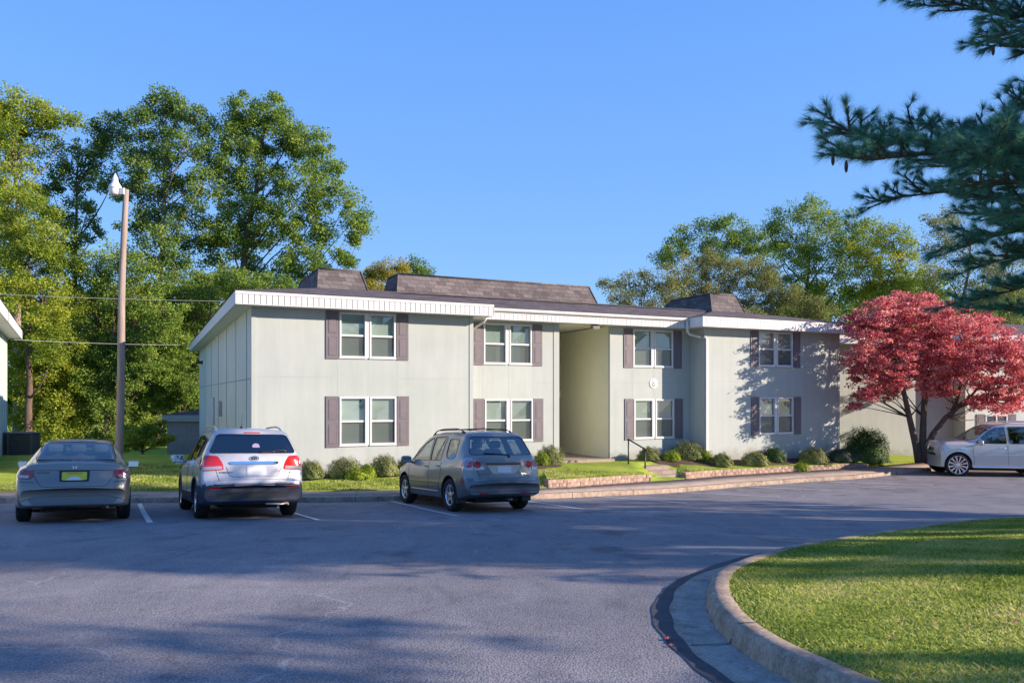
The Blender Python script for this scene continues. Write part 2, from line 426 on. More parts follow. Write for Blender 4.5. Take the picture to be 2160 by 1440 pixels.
# darker asphalt patch along the gutter
prow = []
for i, (p, n) in enumerate(zip(EC, EN)):
    wdt = .13 + .02 * math.sin(i * .31) + .006 * math.sin(i * 1.3)
    def Q(o): q = p + n * o; return (q.x, q.y, lotZ(q.y) + .005)
    prow.append([Q(.44), Q(.44 + wdt * .5), Q(.44 + wdt)])
gridmesh('tar_seam', prow, mottled('tar_seam', (.045, .042, .05), (.08, .075, .085), 8, .8, .5, 90))
poly = [Vector((p.x, p.y)) for p in EC]
PX = np.array([p.x for p in poly] + [40, 40]); PY = np.array([p.y for p in poly] + [-2, 14.6])
def inside(x, y):
    x = np.asarray(x); y = np.asarray(y); c = np.zeros(x.shape, bool); n = len(PX); jx = n - 1
    for i in range(n):
        cond = ((PY[i] > y) != (PY[jx] > y)) & (x < (PX[jx] - PX[i]) * (y - PY[i]) / (PY[jx] - PY[i] + 1e-12) + PX[i])
        c ^= cond; jx = i
    return c
def islZ(x, y):
    dm = min((Vector((x, y)) - p).length for p in poly)
    return lotZ(y) + .12 + .10 * sstep(dm / 2.5)
# turf base: rings inwards from the edge
cx, cy = 11., 6.2
rws = []
for p in EC:
    r = []
    for t in (-.03, .0, .03, .08, .15, .25, .4, .6, .8, 1.):
        q = Vector((p.x, p.y)).lerp(Vector((cx, cy)), max(t, 0)) if t >= 0 else p
        dz = -.06 if t < 0 else 0
        r.append((q.x, q.y, islZ(q.x, q.y) + dz + (0.02 if t >= 0 else 0)))
    rws.append(r)
gridmesh('island_lawn', rws, M_grass)

def blades(name, xs, ys, zs, hgt, wid, mat, seed=1, lean=.5, parent=None):
    rg = np.random.default_rng(seed); n = len(xs)
    a = rg.uniform(0, 2 * np.pi, n); h = hgt * rg.uniform(.5, 1.25, n); wv = wid * rg.uniform(.6, 1.3, n)
    la = rg.uniform(0, 2 * np.pi, n); ll = h * lean * rg.uniform(.2, 1.6, n)
    b = np.stack([xs, ys, zs], 1); dx = np.stack([np.cos(a) * wv / 2, np.sin(a) * wv / 2, 0 * a], 1)
    tip = b + np.stack([np.cos(la) * ll, np.sin(la) * ll, h], 1)
    mid = b + np.stack([np.cos(la) * ll * .3, np.sin(la) * ll * .3, h * .6], 1)
    V = np.stack([b - dx, b + dx, mid + dx * .8, tip, mid - dx * .8], 1).reshape(-1, 3)
    me = bpy.data.meshes.new(name); me.vertices.add(n * 5); me.vertices.foreach_set('co', V.astype('f').ravel())
    me.loops.add(n * 5); me.loops.foreach_set('vertex_index', np.arange(n * 5, dtype='i'))
    me.polygons.add(n); me.polygons.foreach_set('loop_start', np.arange(n, dtype='i') * 5); me.polygons.foreach_set('loop_total', np.full(n, 5, dtype='i'))
    at_ = me.attributes.new('tint', 'FLOAT', 'FACE')
    patch = .5 + .22 * np.sin(xs * 2.1 + np.sin(ys * 1.7)) * np.cos(ys * 2.6) + .12 * np.sin(xs * 7.3) * np.sin(ys * 6.1)
    at_.data.foreach_set('value', np.clip(patch + rg.normal(0, .22, n), 0, 1).astype('f'))
    me.update(); me.validate(); return link(name, me, mat, parent)
M_blade = leafmat('grass_blades', [(0, (.10, .17, .02)), (.35, (.27, .345, .055)), (.7, (.52, .55, .14)), (.93, (.70, .64, .30)), (1, (.66, .52, .34))], .42)
rg = np.random.default_rng(5)
n = 520000
rr = rg.uniform(0, 1, n); yy = 3.2 + 10.3 * rr ** 1.35; xx = rg.uniform(1.4, 9.3, n)
keep = inside(xx, yy) & (xx / yy < .68) & (xx / yy > .2)
xx, yy = xx[keep], yy[keep]
ez = np.stack([PX[:-2], PY[:-2]], 1)
dm = np.full(len(xx), 9.)
for e in ez: dm = np.minimum(dm, np.hypot(xx - e[0], yy - e[1]))
hs_ = np.interp(yy - .7, [a for a, _ in HT], [b for _, b in HT]) + 2 * np.interp(yy, [a for a, _ in HT], [b for _, b in HT]) + np.interp(yy + .7, [a for a, _ in HT], [b for _, b in HT])
t_ = np.clip(dm / 2.5, 0, 1); zz = CAMZ - hs_ / 4 + .12 + .10 * t_ * t_ * (3 - 2 * t_) + .008
o = blades('island_grass', xx, yy, zz, .030, .0062, M_blade, 2, .9); tag(o, 'mown green grass on the kerbed island in the foreground', 'grass', kind='stuff')
# short grass on the lawns by the building
n = 150000
xx = rg.uniform(-13.5, 18, n); off = rg.uniform(0, 1, n) ** 1.5 * 6.5
yy = np.array([curbY(a) + swW(a) + .1 + b_ for a, b_ in zip(xx, off)])
ss = (xx - P0.x) * CU + (yy - P0.y) * SU; dd = -(xx - P0.x) * SU + (yy - P0.y) * CU
k = ((dd < -1.35) | (ss < -1.2)) & ~((ss > 9.6) & (ss < 13.6) & (dd > -2.1)) & ~((xx > 4.2) & (xx < 6.0) & (off < .9))
xx, yy = xx[k], yy[k]; zz = np.array([lawnZ(a, b_) + .018 for a, b_ in zip(xx, yy)])
o = blades('lawn_grass', xx, yy, zz, .05, .016, M_blade, 3, .8); tag(o, 'short green lawn grass between sidewalk and pale building', 'grass', kind='stuff')
SHADE = [(21, 6.8, 12, 3.2), (27, 10.0, 13.5, 3.8), (31, 10.5, 15, 3.6), (20, -1.3, 14, 2.8), (34, 6, 15, 4), (24, 4.7, 18, 2.2), (29, 3.6, 19, 2.0)]
# ------------------------------------------------------------------ building materials
def stucco(name, c1, c2):
    m, nt, b = newmat(name); co = objco(nt)
    f = noise(nt, co, .55, 6, .62); s = noise(nt, objco(nt, (3.5, 3.5, .35)), 1.2, 5, .6)
    c = ramp(nt, f, [(.3, c1), (.7, c2)])
    c = mixc(nt, .5, c, ramp(nt, s, [(.3, (.84, .845, .85)), (.62, (1, 1, 1))]), 'MULTIPLY')
    blot = ramp(nt, noise(nt, co, 2.1, 3, .5), [(.62, 0.), (.74, .28)])
    c = mixc(nt, blot, c, (.42, .44, .43))
    drip = ramp(nt, noise(nt, objco(nt, (6, 6, .22)), 1.5, 6, .7), [(.58, 0.), (.78, .22)]); c = mixc(nt, drip, c, tuple(x * .72 for x in c1))
    spx = N(nt, 'ShaderNodeSeparateXYZ'); nt.links.new(co, spx.inputs[0]); zz0 = N(nt, 'ShaderNodeMath', operation='ADD'); nt.links.new(spx.outputs[2], zz0.inputs[0])
    nz = N(nt, 'ShaderNodeMath', operation='MULTIPLY_ADD'); nt.links.new(noise(nt, co, 2.5, 5), nz.inputs[0]); nz.inputs[1].default_value = -.9; nz.inputs[2].default_value = .35; nt.links.new(nz.outputs[0], zz0.inputs[1])
    c = mixc(nt, ramp(nt, zz0.outputs[0], [(.0, .45), (.32, 0.)]), c, (.20, .17, .13))
    nt.links.new(c, b.inputs['Base Color']); b.inputs['Roughness'].default_value = .75; b.inputs['Specular IOR Level'].default_value = .2
    bump(nt, b, noise(nt, co, 45, 4, .6), .18, .01); return m
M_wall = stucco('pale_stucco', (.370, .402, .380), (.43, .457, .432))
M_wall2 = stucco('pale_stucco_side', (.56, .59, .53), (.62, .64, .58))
M_seam = plain('panel_seam', (.33, .35, .335), .9)
M_white = mottled('white_trim', (.58, .57, .56), (.64, .63, .63), 4, .5, .05, 30)
M_groove = plain('trim_groove', (.20, .20, .21), .8)
M_soffit = mottled('soffit_board', (.62, .62, .60), (.70, .70, .68), 2, .7, .05)
M_shutter = mottled('shutter_vinyl', (.145, .125, .14), (.175, .15, .165), 5, .55, .08, 40)
M_shutline = plain('shutter_recess', (.085, .068, .075), .6)
M_glass = glassmat('window_glass', (.80, .87, .85), 1, 0, .09)
M_blinds = [mottled('window_blind', (.50 * k, .56 * k, .52 * k), (.58 * k, .62 * k, .58 * k), 2, .8, 0) for k in (1, .86, .72)]
rw = random.Random(4)
M_dark = plain('dark_interior', (.03, .035, .04), .9)
M_metal_dark = plain('dark_metal', (.035, .035, .035), .45, .3)
def screenmat():
    m = bpy.data.materials.new('insect_screen'); m.use_nodes = True; nt = m.node_tree; nt.nodes.clear()
    o = N(nt, 'ShaderNodeOutputMaterial'); tr = N(nt, 'ShaderNodeBsdfTransparent'); df = N(nt, 'ShaderNodeBsdfDiffuse')
    df.inputs[0].default_value = (.11, .12, .12, 1); mx = N(nt, 'ShaderNodeMixShader'); mx.inputs[0].default_value = .42
    nt.links.new(tr.outputs[0], mx.inputs[1]); nt.links.new(df.outputs[0], mx.inputs[2]); nt.links.new(mx.outputs[0], o.inputs[0]); return m
M_screen = screenmat()
def shinglemat(name, base, var, bw_=.33, bh=.14, axis='xz'):
    m, nt, b = newmat(name)
    t = N(nt, 'ShaderNodeTexCoord'); sp = N(nt, 'ShaderNodeSeparateXYZ'); cb = N(nt, 'ShaderNodeCombineXYZ')
    nt.links.new(t.outputs['Object'], sp.inputs[0])
    ad = N(nt, 'ShaderNodeMath', operation='ADD'); nt.links.new(sp.outputs[0], ad.inputs[0])
    if axis == 'xz':
        ad.inputs[1].default_value = 0; nt.links.new(sp.outputs[1], ad.inputs[1]); nt.links.new(sp.outputs[2], cb.inputs[1])
    else:
        ad.inputs[1].default_value = 0; nt.links.new(sp.outputs[1], cb.inputs[1])
    nt.links.new(ad.outputs[0], cb.inputs[0])
    br = N(nt, 'ShaderNodeTexBrick'); nt.links.new(cb.outputs[0], br.inputs['Vector'])
    br.inputs['Scale'].default_value = 1; br.inputs['Brick Width'].default_value = bw_; br.inputs['Row Height'].default_value = bh
    br.inputs['Mortar Size'].default_value = .006; br.inputs['Bias'].default_value = 0
    br.inputs['Color1'].default_value = c4([x * (1 - var) for x in base]); br.inputs['Color2'].default_value = c4([x * (1 + var) for x in base])
    br.inputs['Mortar'].default_value = c4([x * .45 for x in base])
    c = mixc(nt, .7, br.outputs[0], ramp(nt, noise(nt, t.outputs['Object'], 9, 5), [(.3, (.75, .75, .75)), (.7, (1.25, 1.25, 1.25))]), 'MULTIPLY')
    c = mixc(nt, .6, c, ramp(nt, noise(nt, t.outputs['Object'], .7, 4), [(.35, (.8, .8, .82)), (.65, (1.15, 1.13, 1.1))]), 'MULTIPLY')
    nt.links.new(c, b.inputs['Base Color']); b.inputs['Roughness'].default_value = .9; b.inputs['Specular IOR Level'].default_value = .2
    bump(nt, b, br.outputs['Fac'], -.5, .02); return m
M_shing = shinglemat('mansard_shingles', (.135, .115, .115), .3)
M_roof = shinglemat('roof_shingles', (.115, .095, .092), .22, .3, .28, 'xy')

bld = empty('apartment_building', P0, PHI)
tag(bld, 'pale two-storey apartment building with dark shutters and white fascia behind the parked cars', 'building')
ZG = -.25; ZS = 2.55 + 2.33      # local wall bottom, soffit height
def zz_(zrel): return zrel + 2.33
def wall_holes(mb, s0, s1, z0, z1, holes, d0, d1):
    S = sorted(set([s0, s1] + [h for a in holes for h in a[:2]])); Z = sorted(set([z0, z1] + [h for a in holes for h in a[2:]]))
    for a, b in zip(S, S[1:]):
        run = None
        for c, e in zip(Z, Z[1:]):
            mid = ((a + b) / 2, (c + e) / 2)
            if any(h[0] < mid[0] < h[1] and h[2] < mid[1] < h[3] for h in holes):
                if run: mb.box(a, b, d0, d1, *run); run = None
                continue
            run = (run[0], e) if run else (c, e)
        if run: mb.box(a, b, d0, d1, *run)
# window table: (s0, s1, ztop, zbot, facade depth)
WIN = [(2.47, 4.19, 2.50, 1.14, 0), (2.47, 4.21, -.01, -1.47, 0), (18.60, 20.33, 2.50, 1.16, 0), (18.63, 20.37, -.03, -1.46, 0),
       (7.48, 9.28, 2.46, 1.08, .87), (7.52, 9.32, -.09, -1.52, .87), (13.43, 15.22, 2.46, 1.08, .87), (13.47, 15.27, -.10, -1.56, .87)]
holes = {0: [], .87: []}
GAP = .09
units = []
for (a, b, zt, zb, d) in WIN:
    m_ = (a + b) / 2
    for (u0, u1) in ((a, m_ - GAP / 2), (m_ + GAP / 2, b)):
        units.append((u0, u1, zz_(zt), zz_(zb), d)); holes[d].append((u0 + .02, u1 - .02, zz_(zb) + .02, zz_(zt) - .02))
def part(mb, name, mat, **k): return mb.build(name, mat, bld, **k)
wl = MB(); wall_holes(wl, 0, 6.73, ZG, ZS, [h for h in holes[0] if h[0] < 7], 0, .14)
wl.box(6.59, 6.73, .14, .87, ZG, ZS); part(wl, 'front_wall', M_wall)
wr = MB(); wall_holes(wr, 16.02, 22.87, ZG, ZS, [h for h in holes[0] if h[0] > 7], 0, .14)
wr.box(16.02, 16.16, .14, .87, ZG, ZS); part(wr, 'front_wall', M_wall)
wc = MB(); wall_holes(wc, 6.73, 10.33, ZG, ZS, [h for h in holes[.87] if h[0] < 11], .87, 1.01)
wall_holes(wc, 12.45, 16.02, ZG, ZS, [h for h in holes[.87] if h[0] > 11], .87, 1.01)
part(wc, 'front_wall', M_wall)
# breezeway
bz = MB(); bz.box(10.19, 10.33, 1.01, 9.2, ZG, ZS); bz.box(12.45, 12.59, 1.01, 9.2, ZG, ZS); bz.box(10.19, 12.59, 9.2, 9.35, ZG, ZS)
part(bz, 'breezeway_wall', mottled('breezeway_cream_bounce', (.60, .61, .47), (.66, .66, .52), 1.2, .7, .1, 40))  # cream base lightened to stand in for bounce light inside the recess
fl = MB(); fl.box(10.30, 12.49, .62, 9.2, -.2, .10); part(fl, 'breezeway_slab', M_conc, bevel=.01)
ld = MB(); ld.box(10.33, 12.45, 4.6, 9.2, zz_(-.02), zz_(.22)); lo = part(ld, 'landing', M_white)
rl = MB()
for k in range(9): rl.tube([(10.45 + k * .24, 4.68, zz_(.22)), (10.45 + k * .24, 4.68, zz_(1.2))], .012, 6)
rl.tube([(10.4, 4.68, zz_(1.2)), (12.42, 4.68, zz_(1.2))], .02, 6); rl.build('railing', M_metal_dark, lo)
# side walls and back
DL = 24
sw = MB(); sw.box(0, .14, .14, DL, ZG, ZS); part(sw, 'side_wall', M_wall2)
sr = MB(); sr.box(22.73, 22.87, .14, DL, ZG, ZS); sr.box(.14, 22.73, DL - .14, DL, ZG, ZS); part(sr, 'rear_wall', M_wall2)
bt = MB()
for d in (1.25, 4.3, 7.6, 11.2, 15.0, 19.2): bt.box(-.016, 0, d, d + .05, ZG, ZS)
bt.box(-.012, 0, .12, DL, zz_(.50), zz_(.53)); part(bt, 'side_battens', M_seam)
# corner boards
for (a, b, d) in ((-.02, .10, -.018), (6.62, 6.75, -.018), (15.99, 16.10, -.018), (22.77, 22.89, -.018)): q = MB(); q.box(a, b, d, 0, ZG, ZS); part(q, 'corner_board', M_wall)
for bx6 in ((-.02, 0, 0, .10, ZG, ZS), (10.13, 10.35, .852, .87, ZG, ZS), (12.43, 12.47, .855, .87, ZG, ZS)): q = MB(); q.box(*bx6); part(q, 'corner_board', M_wall)
M_seamv = plain('panel_seam_faint', (.345, .375, .36), .9)
# hairline panel seams on the front
sm = MB()
def hs2(a, b, z, d): q = MB(); q.box(a, b, d - .003, d, z, z + .012); part(q, 'panel_seam', M_seam)
def vs2(s, z0, z1, d): q = MB(); q.box(s, s + .008, d - .002, d, z0, z1); part(q, 'panel_seam', M_seamv)
hs2(.12, 2.4, zz_(.56), 0); hs2(4.3, 6.6, zz_(.54), 0); hs2(16.12, 22.76, zz_(.56), 0); hs2(9.4, 10.12, zz_(.48), .87); hs2(6.76, 7.3, zz_(.48), .87); hs2(12.5, 16.0, zz_(.5), .87)
for s in (2.42, 3.33, 4.24): vs2(s, zz_(0.03), zz_(1.1), 0); vs2(s, ZG, zz_(-1.5), 0)
for s in (7.45, 8.4, 9.33, 13.4, 14.35): vs2(s, zz_(-.05), zz_(1.03), .87)
# windows
for (u0, u1, zt, zb, d) in units:
    f = MB(); w_ = .055
    for (a, b, c, e) in ((u0, u1, zt - w_, zt), (u0, u1, zb, zb + w_ * 1.25), (u0, u0 + w_, zb + w_ * 1.25, zt - w_), (u1 - w_, u1, zb + w_ * 1.25, zt - w_)):
        f.box(a, b, d - .03, d + .07, c, e)
    zm = (zt + zb) / 2
    f.box(u0 + w_, u1 - w_, d + .005, d + .055, zm - .03, zm + .03)
    f.box(u0 - .015, u1 + .015, d - .042, d - .03, zb - .012, zb + .03)
    win = part(f, 'window', M_white, bevel=.004)
    tl0, tl1 = rw.uniform(-.004, .016), rw.uniform(-.004, .016)
    g1 = MB(); g1.quad((u0 + w_, d + .048, zm + .03), (u1 - w_, d + .048, zm + .03), (u1 - w_, d + .05 + tl1, zt - w_), (u0 + w_, d + .05 + tl0, zt - w_)); g1.build('pane', M_glass, win)
    g2 = MB(); g2.quad((u0 + w_, d + .038, zb + w_ * 1.25), (u1 - w_, d + .038, zb + w_ * 1.25), (u1 - w_, d + .04, zm - .03), (u0 + w_, d + .04, zm - .03)); g2.build('pane', M_glass, win)
    g3 = MB(); g3.quad((u0 + w_, d + .012, zb + w_ * 1.25), (u1 - w_, d + .012, zb + w_ * 1.25), (u1 - w_, d + .012, zm - .03), (u0 + w_, d + .012, zm - .03)); g3.build('screen', M_screen, win)
    bl = MB(); n = 46; bh = (zt - zb) / n
    for k in range(n):
        z = zt - k * bh
        bl.quad((u0 + .03, d + .080, z), (u1 - .03, d + .080, z), (u1 - .03, d + .092, z - bh * .96), (u0 + .03, d + .092, z - bh * .96))
    bl.build('blind', rw.choice(M_blinds), win)
    # dark reveal box behind the blind
    rv = MB(); rv.box(u0 + .0, u1 - .0, d + .145, d + .16, zt - .02, zt + .1); rv.quad((u0 - .1, d + .25, zb - .1), (u1 + .1, d + .25, zb - .1), (u1 + .1, d + .25, zt + .1), (u0 - .1, d + .25, zt + .1))
    rv.build('reveal', M_dark, win)
# mullion board between the twins
for (a, b, zt, zb, d) in WIN:
    ml = MB(); m_ = (a + b) / 2; ml.box(m_ - GAP / 2 + .002, m_ + GAP / 2 - .002, d - .012, d, zz_(zb), zz_(zt)); part(ml, 'mullion', M_white)
# shutters
for (a, b, zt, zb, d) in WIN:
    for (s0, s1) in ((a - .40, a - .03), (b + .03, b + .40)):
        if d == .87 and a < 8 and s0 < a: s0 = max(s0, 7.02)
        z1 = zz_(zt) + .02; z0 = zz_(zb) - .03; m = MB()
        m.box(s0, s1, d - .028, d, z0, z1); zm = (z0 + z1) / 2
        m.cur = 1
        def fr(a_, b_, c_, e_):
            t = .008
            m.box(a_, b_, d - .0295, d - .028, c_, c_ + t); m.box(a_, b_, d - .0295, d - .028, e_ - t, e_); m.box(a_, a_ + t, d - .0295, d - .028, c_ + t, e_ - t); m.box(b_ - t, b_, d - .0295, d - .028, c_ + t, e_ - t)
        fr(s0 + .06, s1 - .06, zm + .05, z1 - .09); fr(s0 + .06, s1 - .06, z0 + .09, zm - .05)
        m.cur = 0
        m.box(s0 + .085, s1 - .085, d - .036, d - .028, zm + .075, z1 - .115); m.box(s0 + .085, s1 - .085, d - .036, d - .028, z0 + .115, zm - .075)
        m.build('shutter', parent=bld, mats=[M_shutter, M_shutline])
# soffit, fascia, gutter
F0, F1, G0, G1 = -.48, 7.22, 15.51, 23.3; ZT = zz_(2.91); DF = -.52; DC = .35
so_ = MB()
so_.box(F0 + .02, F1 - .02, DF + .02, .87, ZS, ZS + .02); so_.box(G0 + .02, G1 - .02, DF + .02, .87, ZS, ZS + .02); so_.box(F1, G0, DC + .02, 1.0, ZS - .004, ZS + .02)
so_.box(F0 + .02, .0, .87, DL + .4, ZS, ZS + .02); so_.box(22.87, G1 - .02, .87, DL + .4, ZS, ZS + .02); so_.box(.1, 22.8, 1.0, DL, ZS + .03, ZS + .06)
part(so_, 'soffit', M_soffit)
def fascia_run(a, b, fixed, horiz, z0, z1, outdir):
    m = MB(); L = b - a; n = max(1, int(L / .158)); stp = L / n
    def bx(u0, u1, t0, t1, za, zb_):
        if horiz: m.box(u0, u1, fixed + outdir * t1, fixed + outdir * t0, za, zb_)
        else: m.box(fixed + outdir * t0, fixed + outdir * t1, u0, u1, za, zb_)
    m.cur = 1; bx(a, b, -.02, 0, z0, z1 - .07); m.cur = 0
    for k in range(n): bx(a + k * stp + .009, a + (k + 1) * stp - .009, 0, .012, z0 + .004, z1 - .09)
    bx(a - .0, b + .0, 0, .026, z1 - .09, z1); bx(a, b, -.02, .015, z0 - .012, z0 + .004)
    return m.build('fascia', parent=bld, mats=[M_white, M_groove])
fascia_run(F0, F1, DF, True, ZS, ZT, -1); fascia_run(G0, G1, DF, True, ZS, ZT, -1)
fascia_run(F1, G0, DC, True, ZS, ZT - .09, -1)
sf = MB(); sf.box(F0 - .02, F0, DF - .026, DL + .5, ZS - .01, ZT); sf.box(G1, G1 + .02, DF - .026, DL + .5, ZS - .01, ZT); sf.box(F1, F1 + .02, DF - .026, DC, ZS - .01, ZT); sf.box(G0 - .02, G0, DF - .026, DC, ZS - .01, ZT); sf.box(F0, G1, DL + .5, DL + .52, ZS, ZT)
part(sf, 'end_fascia', M_white)
gu = MB()
pr = [(DC - .012, ZT - .115), (DC - .09, ZT - .115), (DC - .12, ZT - .08), (DC - .125, ZT - .01), (DC - .115, ZT - .01), (DC - .11, ZT - .075), (DC - .02, ZT - .09)]
vv = [(s, d, z) for s in (F1 + .02, G0 - .02) for (d, z) in pr]; n = len(pr)
gu.add(vv, [(i, (i + 1) % n, (i + 1) % n + n, i + n) for i in range(n)] + [tuple(range(n - 1, -1, -1)), tuple(range(n, 2 * n))])
part(gu, 'gutter', M_white)
dg = MB()
dg.tube([(7.30, .24, ZT - .1), (7.30, .24, ZS - .02), (7.25, .30, ZS - .12), (7.08, .70, ZS - .30), (7.03, .82, ZS - .40)], .042, 10)
dg.box(6.99, 7.07, .80, .868, -.1, ZS - .38); part(dg, 'downspout', M_white, bevel=.008)
dg = MB(); dg.tube([(15.42, .26, ZT - .1), (15.42, .26, ZS + .0), (15.45, .30, ZS - .14), (15.6, .36, ZS - .24), (15.93, .1, ZS - .36)], .05, 10)
dg.box(16.03, 16.12, -.075, -.02, .0, ZS - .40); dg.tube([(15.96, .06, ZS - .36), (16.03, -.02, ZS - .38), (16.075, -.048, ZS - .46)], .04, 8); part(dg, 'downspout', M_white)
# roofs
SL = .2
def rz(d): return ZT + .012 + SL * (d - DF)
rf = MB(); TH = 3.05
for (a, b) in ((F0 - .05, F1 + .05), (G0 - .05, G1 + .05)):
    A = (a, DF - .05, ZT + .01); B = (b, DF - .05, ZT + .01); zt = ZT + .01 + SL * TH
    T1 = (a + TH, DF - .05 + TH, zt); T2 = (b - TH, DF - .05 + TH, zt)
    rf.quad(A, B, T2, T1)
    BL = (a, DC + .9, ZT + .01); BR = (b, DC + .9, ZT + .01)
    rf.poly([B, (b, .45, ZT + .01), (b - TH, .45 + TH, zt), T2]); rf.poly([A, T1, (a + TH, .45 + TH, zt), (a, .45, ZT + .01)])
    rf.quad(A, B, (b, DF - .05, ZT + .004), (a, DF - .05, ZT + .004))
a = F0 - .05; b = G1 + .05
zc = ZT + .005; dz3 = .72
rf.poly([(F1 - .3, DC - .12, zc), (G0 + .3, DC - .12, zc), (G0 + 3.2, 3.1, zc + dz3), (F1 - 3.2, 3.1, zc + dz3)])
rf.quad((a, .4, ZT + .01), (a + 3.1, 3.5, ZT + .63), (a + 3.1, DL - 3, ZT + .63), (a, DL + .5, ZT + .01)); rf.quad((b, .4, ZT + .01), (b, DL + .5, ZT + .01), (b - 3.1, DL - 3, ZT + .63), (b - 3.1, 3.5, ZT + .63))
rf.quad((a + 3., 2.5, ZT + .60), (b - 3., 2.5, ZT + .60), (b - 3., DL - 3, ZT + .60), (a + 3., DL - 3, ZT + .60)); rf.quad((a, DL + .5, ZT + .01), (a + 3.1, DL - 3, ZT + .63), (b - 3.1, DL - 3, ZT + .63), (b, DL + .5, ZT + .01))
part(rf, 'roof', M_roof)
def mansard(s0, s1, d0, d1, t, zb, zt, tb=None):
    m = MB(); tb = tb or t
    B = [(s0, d0, zb), (s1, d0, zb), (s1, d1, zb), (s0, d1, zb)]; Tt = [(s0 + t * .45, d0 + .30, zt), (s1 - t, d0 + .30, zt), (s1 - t, d1 - tb, zt), (s0 + t * .45, d1 - tb, zt)]
    m.add(B + Tt, [(0, 1, 5, 4), (1, 2, 6, 5), (2, 3, 7, 6), (3, 0, 4, 7), (4, 5, 6, 7)])
    o = m.build('mansard_screen', M_shing, bld)
    c = MB(); c.cur = 0
    p = [Vector(v) for v in Tt]
    for i in range(4): c.tube([p[i] + Vector((0, 0, .0)), p[(i + 1) % 4] + Vector((0, 0, .0))], .035, 6)
    q = [Vector(v) for v in B]
    for i in range(4): c.tube([q[i], p[i]], .03, 6)
    c.build('ridge_cap', M_shing, o); return o
mansard(2.33, 4.08, 2.62, 7.6, .24, zz_(3.40), zz_(4.22), 1.5)
mansard(5.12, 13.35, 3.0, 5.0, .34, zz_(3.40), zz_(4.29), .5)
mansard(18.55, 20.42, 2.66, 7.4, .34, zz_(3.40), zz_(4.32), 1.8)
# house number plaque
pl = MB(); pc = (14.33, .87, zz_(.48)); pl.lathe([(0.0001, -.02), (.175, -.02), (.185, -.012), (.185, 0)], 40, 'y', pc); plq = pl.build('number_plaque', plain('plaque_white', (.82, .82, .80), .4), bld)
def text_mesh(body, size, mat, parent, M, name, ext=.002, sx=1.0, bold=0):
    cu = bpy.data.curves.new('t', 'FONT'); cu.body = body; cu.size = size; cu.extrude = ext; cu.align_x = 'CENTER'; cu.align_y = 'CENTER'; cu.offset = bold
    ob = bpy.data.objects.new('t', cu); COL.objects.link(ob); bpy.context.view_layer.update()
    me = bpy.data.meshes.new_from_object(ob.evaluated_get(bpy.context.evaluated_depsgraph_get()))
    bpy.data.objects.remove(ob); bpy.data.curves.remove(cu)
    me.materials.clear(); me.transform(M @ Matrix.Diagonal((sx, 1, 1, 1))); me.name = name
    return link(name, me, mat, parent)
TM = Matrix.Translation((pc[0], pc[1] - .022, pc[2])) @ Matrix.Rotation(R(90), 4, 'X')
text_mesh('8', .36, plain('plaque_digit', (.06, .065, .07), .5), plq, TM, 'digit', .003, .70, .0)
# soffit flood light, meter box, side lamp, conduit
fl_ = MB(); fl_.box(11.45, 11.75, .50, .60, ZS - .035, ZS - .004); fl_.obox((11.6, .52, ZS - .09), (.13, 0, 0), (0, .10, .05), (0, -.02, .045)); part(fl_, 'flood_light', mottled('lamp_grey', (.22, .22, .20), (.3, .3, .27), 9, .5, 0), bevel=.008)
mt_ = MB(); mt_.box(-.12, 0, 9.6, 10.2, 1.55, 2.15); part(mt_, 'meter_box', mottled('meter_grey', (.32, .33, .33), (.4, .41, .41), 5, .5, 0), bevel=.01)
mt_ = MB(); mt_.tube([(-.06, 13.4, -.1), (-.06, 13.4, 2.3)], .06, 8); part(mt_, 'conduit', M_white)
mt_ = MB(); mt_.obox((-.16, 21.2, zz_(1.8)), (.15, 0, 0), (0, .12, 0), (.03, 0, .07)); mt_.box(-.05, 0, 21.1, 21.3, zz_(1.7), zz_(1.9)); part(mt_, 'wall_lamp', M_metal_dark)

# ------------------------------------------------------------------ walkway, steps, handrail, retaining walls
def bwl(s, d, z): v = bw(s, d); return (v.x, v.y, z)
WZ = CAMZ - 2.375
wk = MB()
def slab(mb, s0, s1, d0, d1, z0, z1):
    b_ = [bwl(s0, d0, z0), bwl(s1, d0, z0), bwl(s1, d1, z0), bwl(s0, d1, z0), bwl(s0, d0, z1), bwl(s1, d0, z1), bwl(s1, d1, z1), bwl(s0, d1, z1)]
    mb.add(b_, [(0, 3, 2, 1), (4, 5, 6, 7), (0, 1, 5, 4), (1, 2, 6, 5), (2, 3, 7, 6), (3, 0, 4, 7)])
slab(wk, 10.0, 13.55, -.84, .62, WZ - .4, WZ); struct(wk.build('walkway', M_conc))
base_z = swZ(5.1)
stp = MB(); rise = (WZ - base_z) / 3
for k in range(3): slab(stp, 12.50 - .03 * k * 0, 13.55 + (.06 if k == 0 else .03 if k == 1 else 0), -1.78 + .31 * k, -.845, base_z - .3 + (k > 0) * .3 + (k - 1 if k > 0 else 0) * rise, base_z + rise * (k + 1))
st_o = stp.build('concrete_steps', M_conc, bevel=.012); tag(st_o, 'three concrete steps between the two low block walls', 'steps')
hr = MB(); pA = Vector((4.02, 26.85, WZ)); pB = Vector((4.46, 26.05, base_z))
pA = Vector((*onlot(1326.5, 985, .0)[:1], 0)) if False else pA
pk = [pB + Vector((0, 0, -.05)), pB + Vector((0, 0, .97)), pA + Vector((0, 0, .90)), pA + Vector((0, 0, -.1))]
hrr = empty('handrail', pB); tag(hrr, 'dark metal pipe handrail beside the concrete steps', 'handrail')
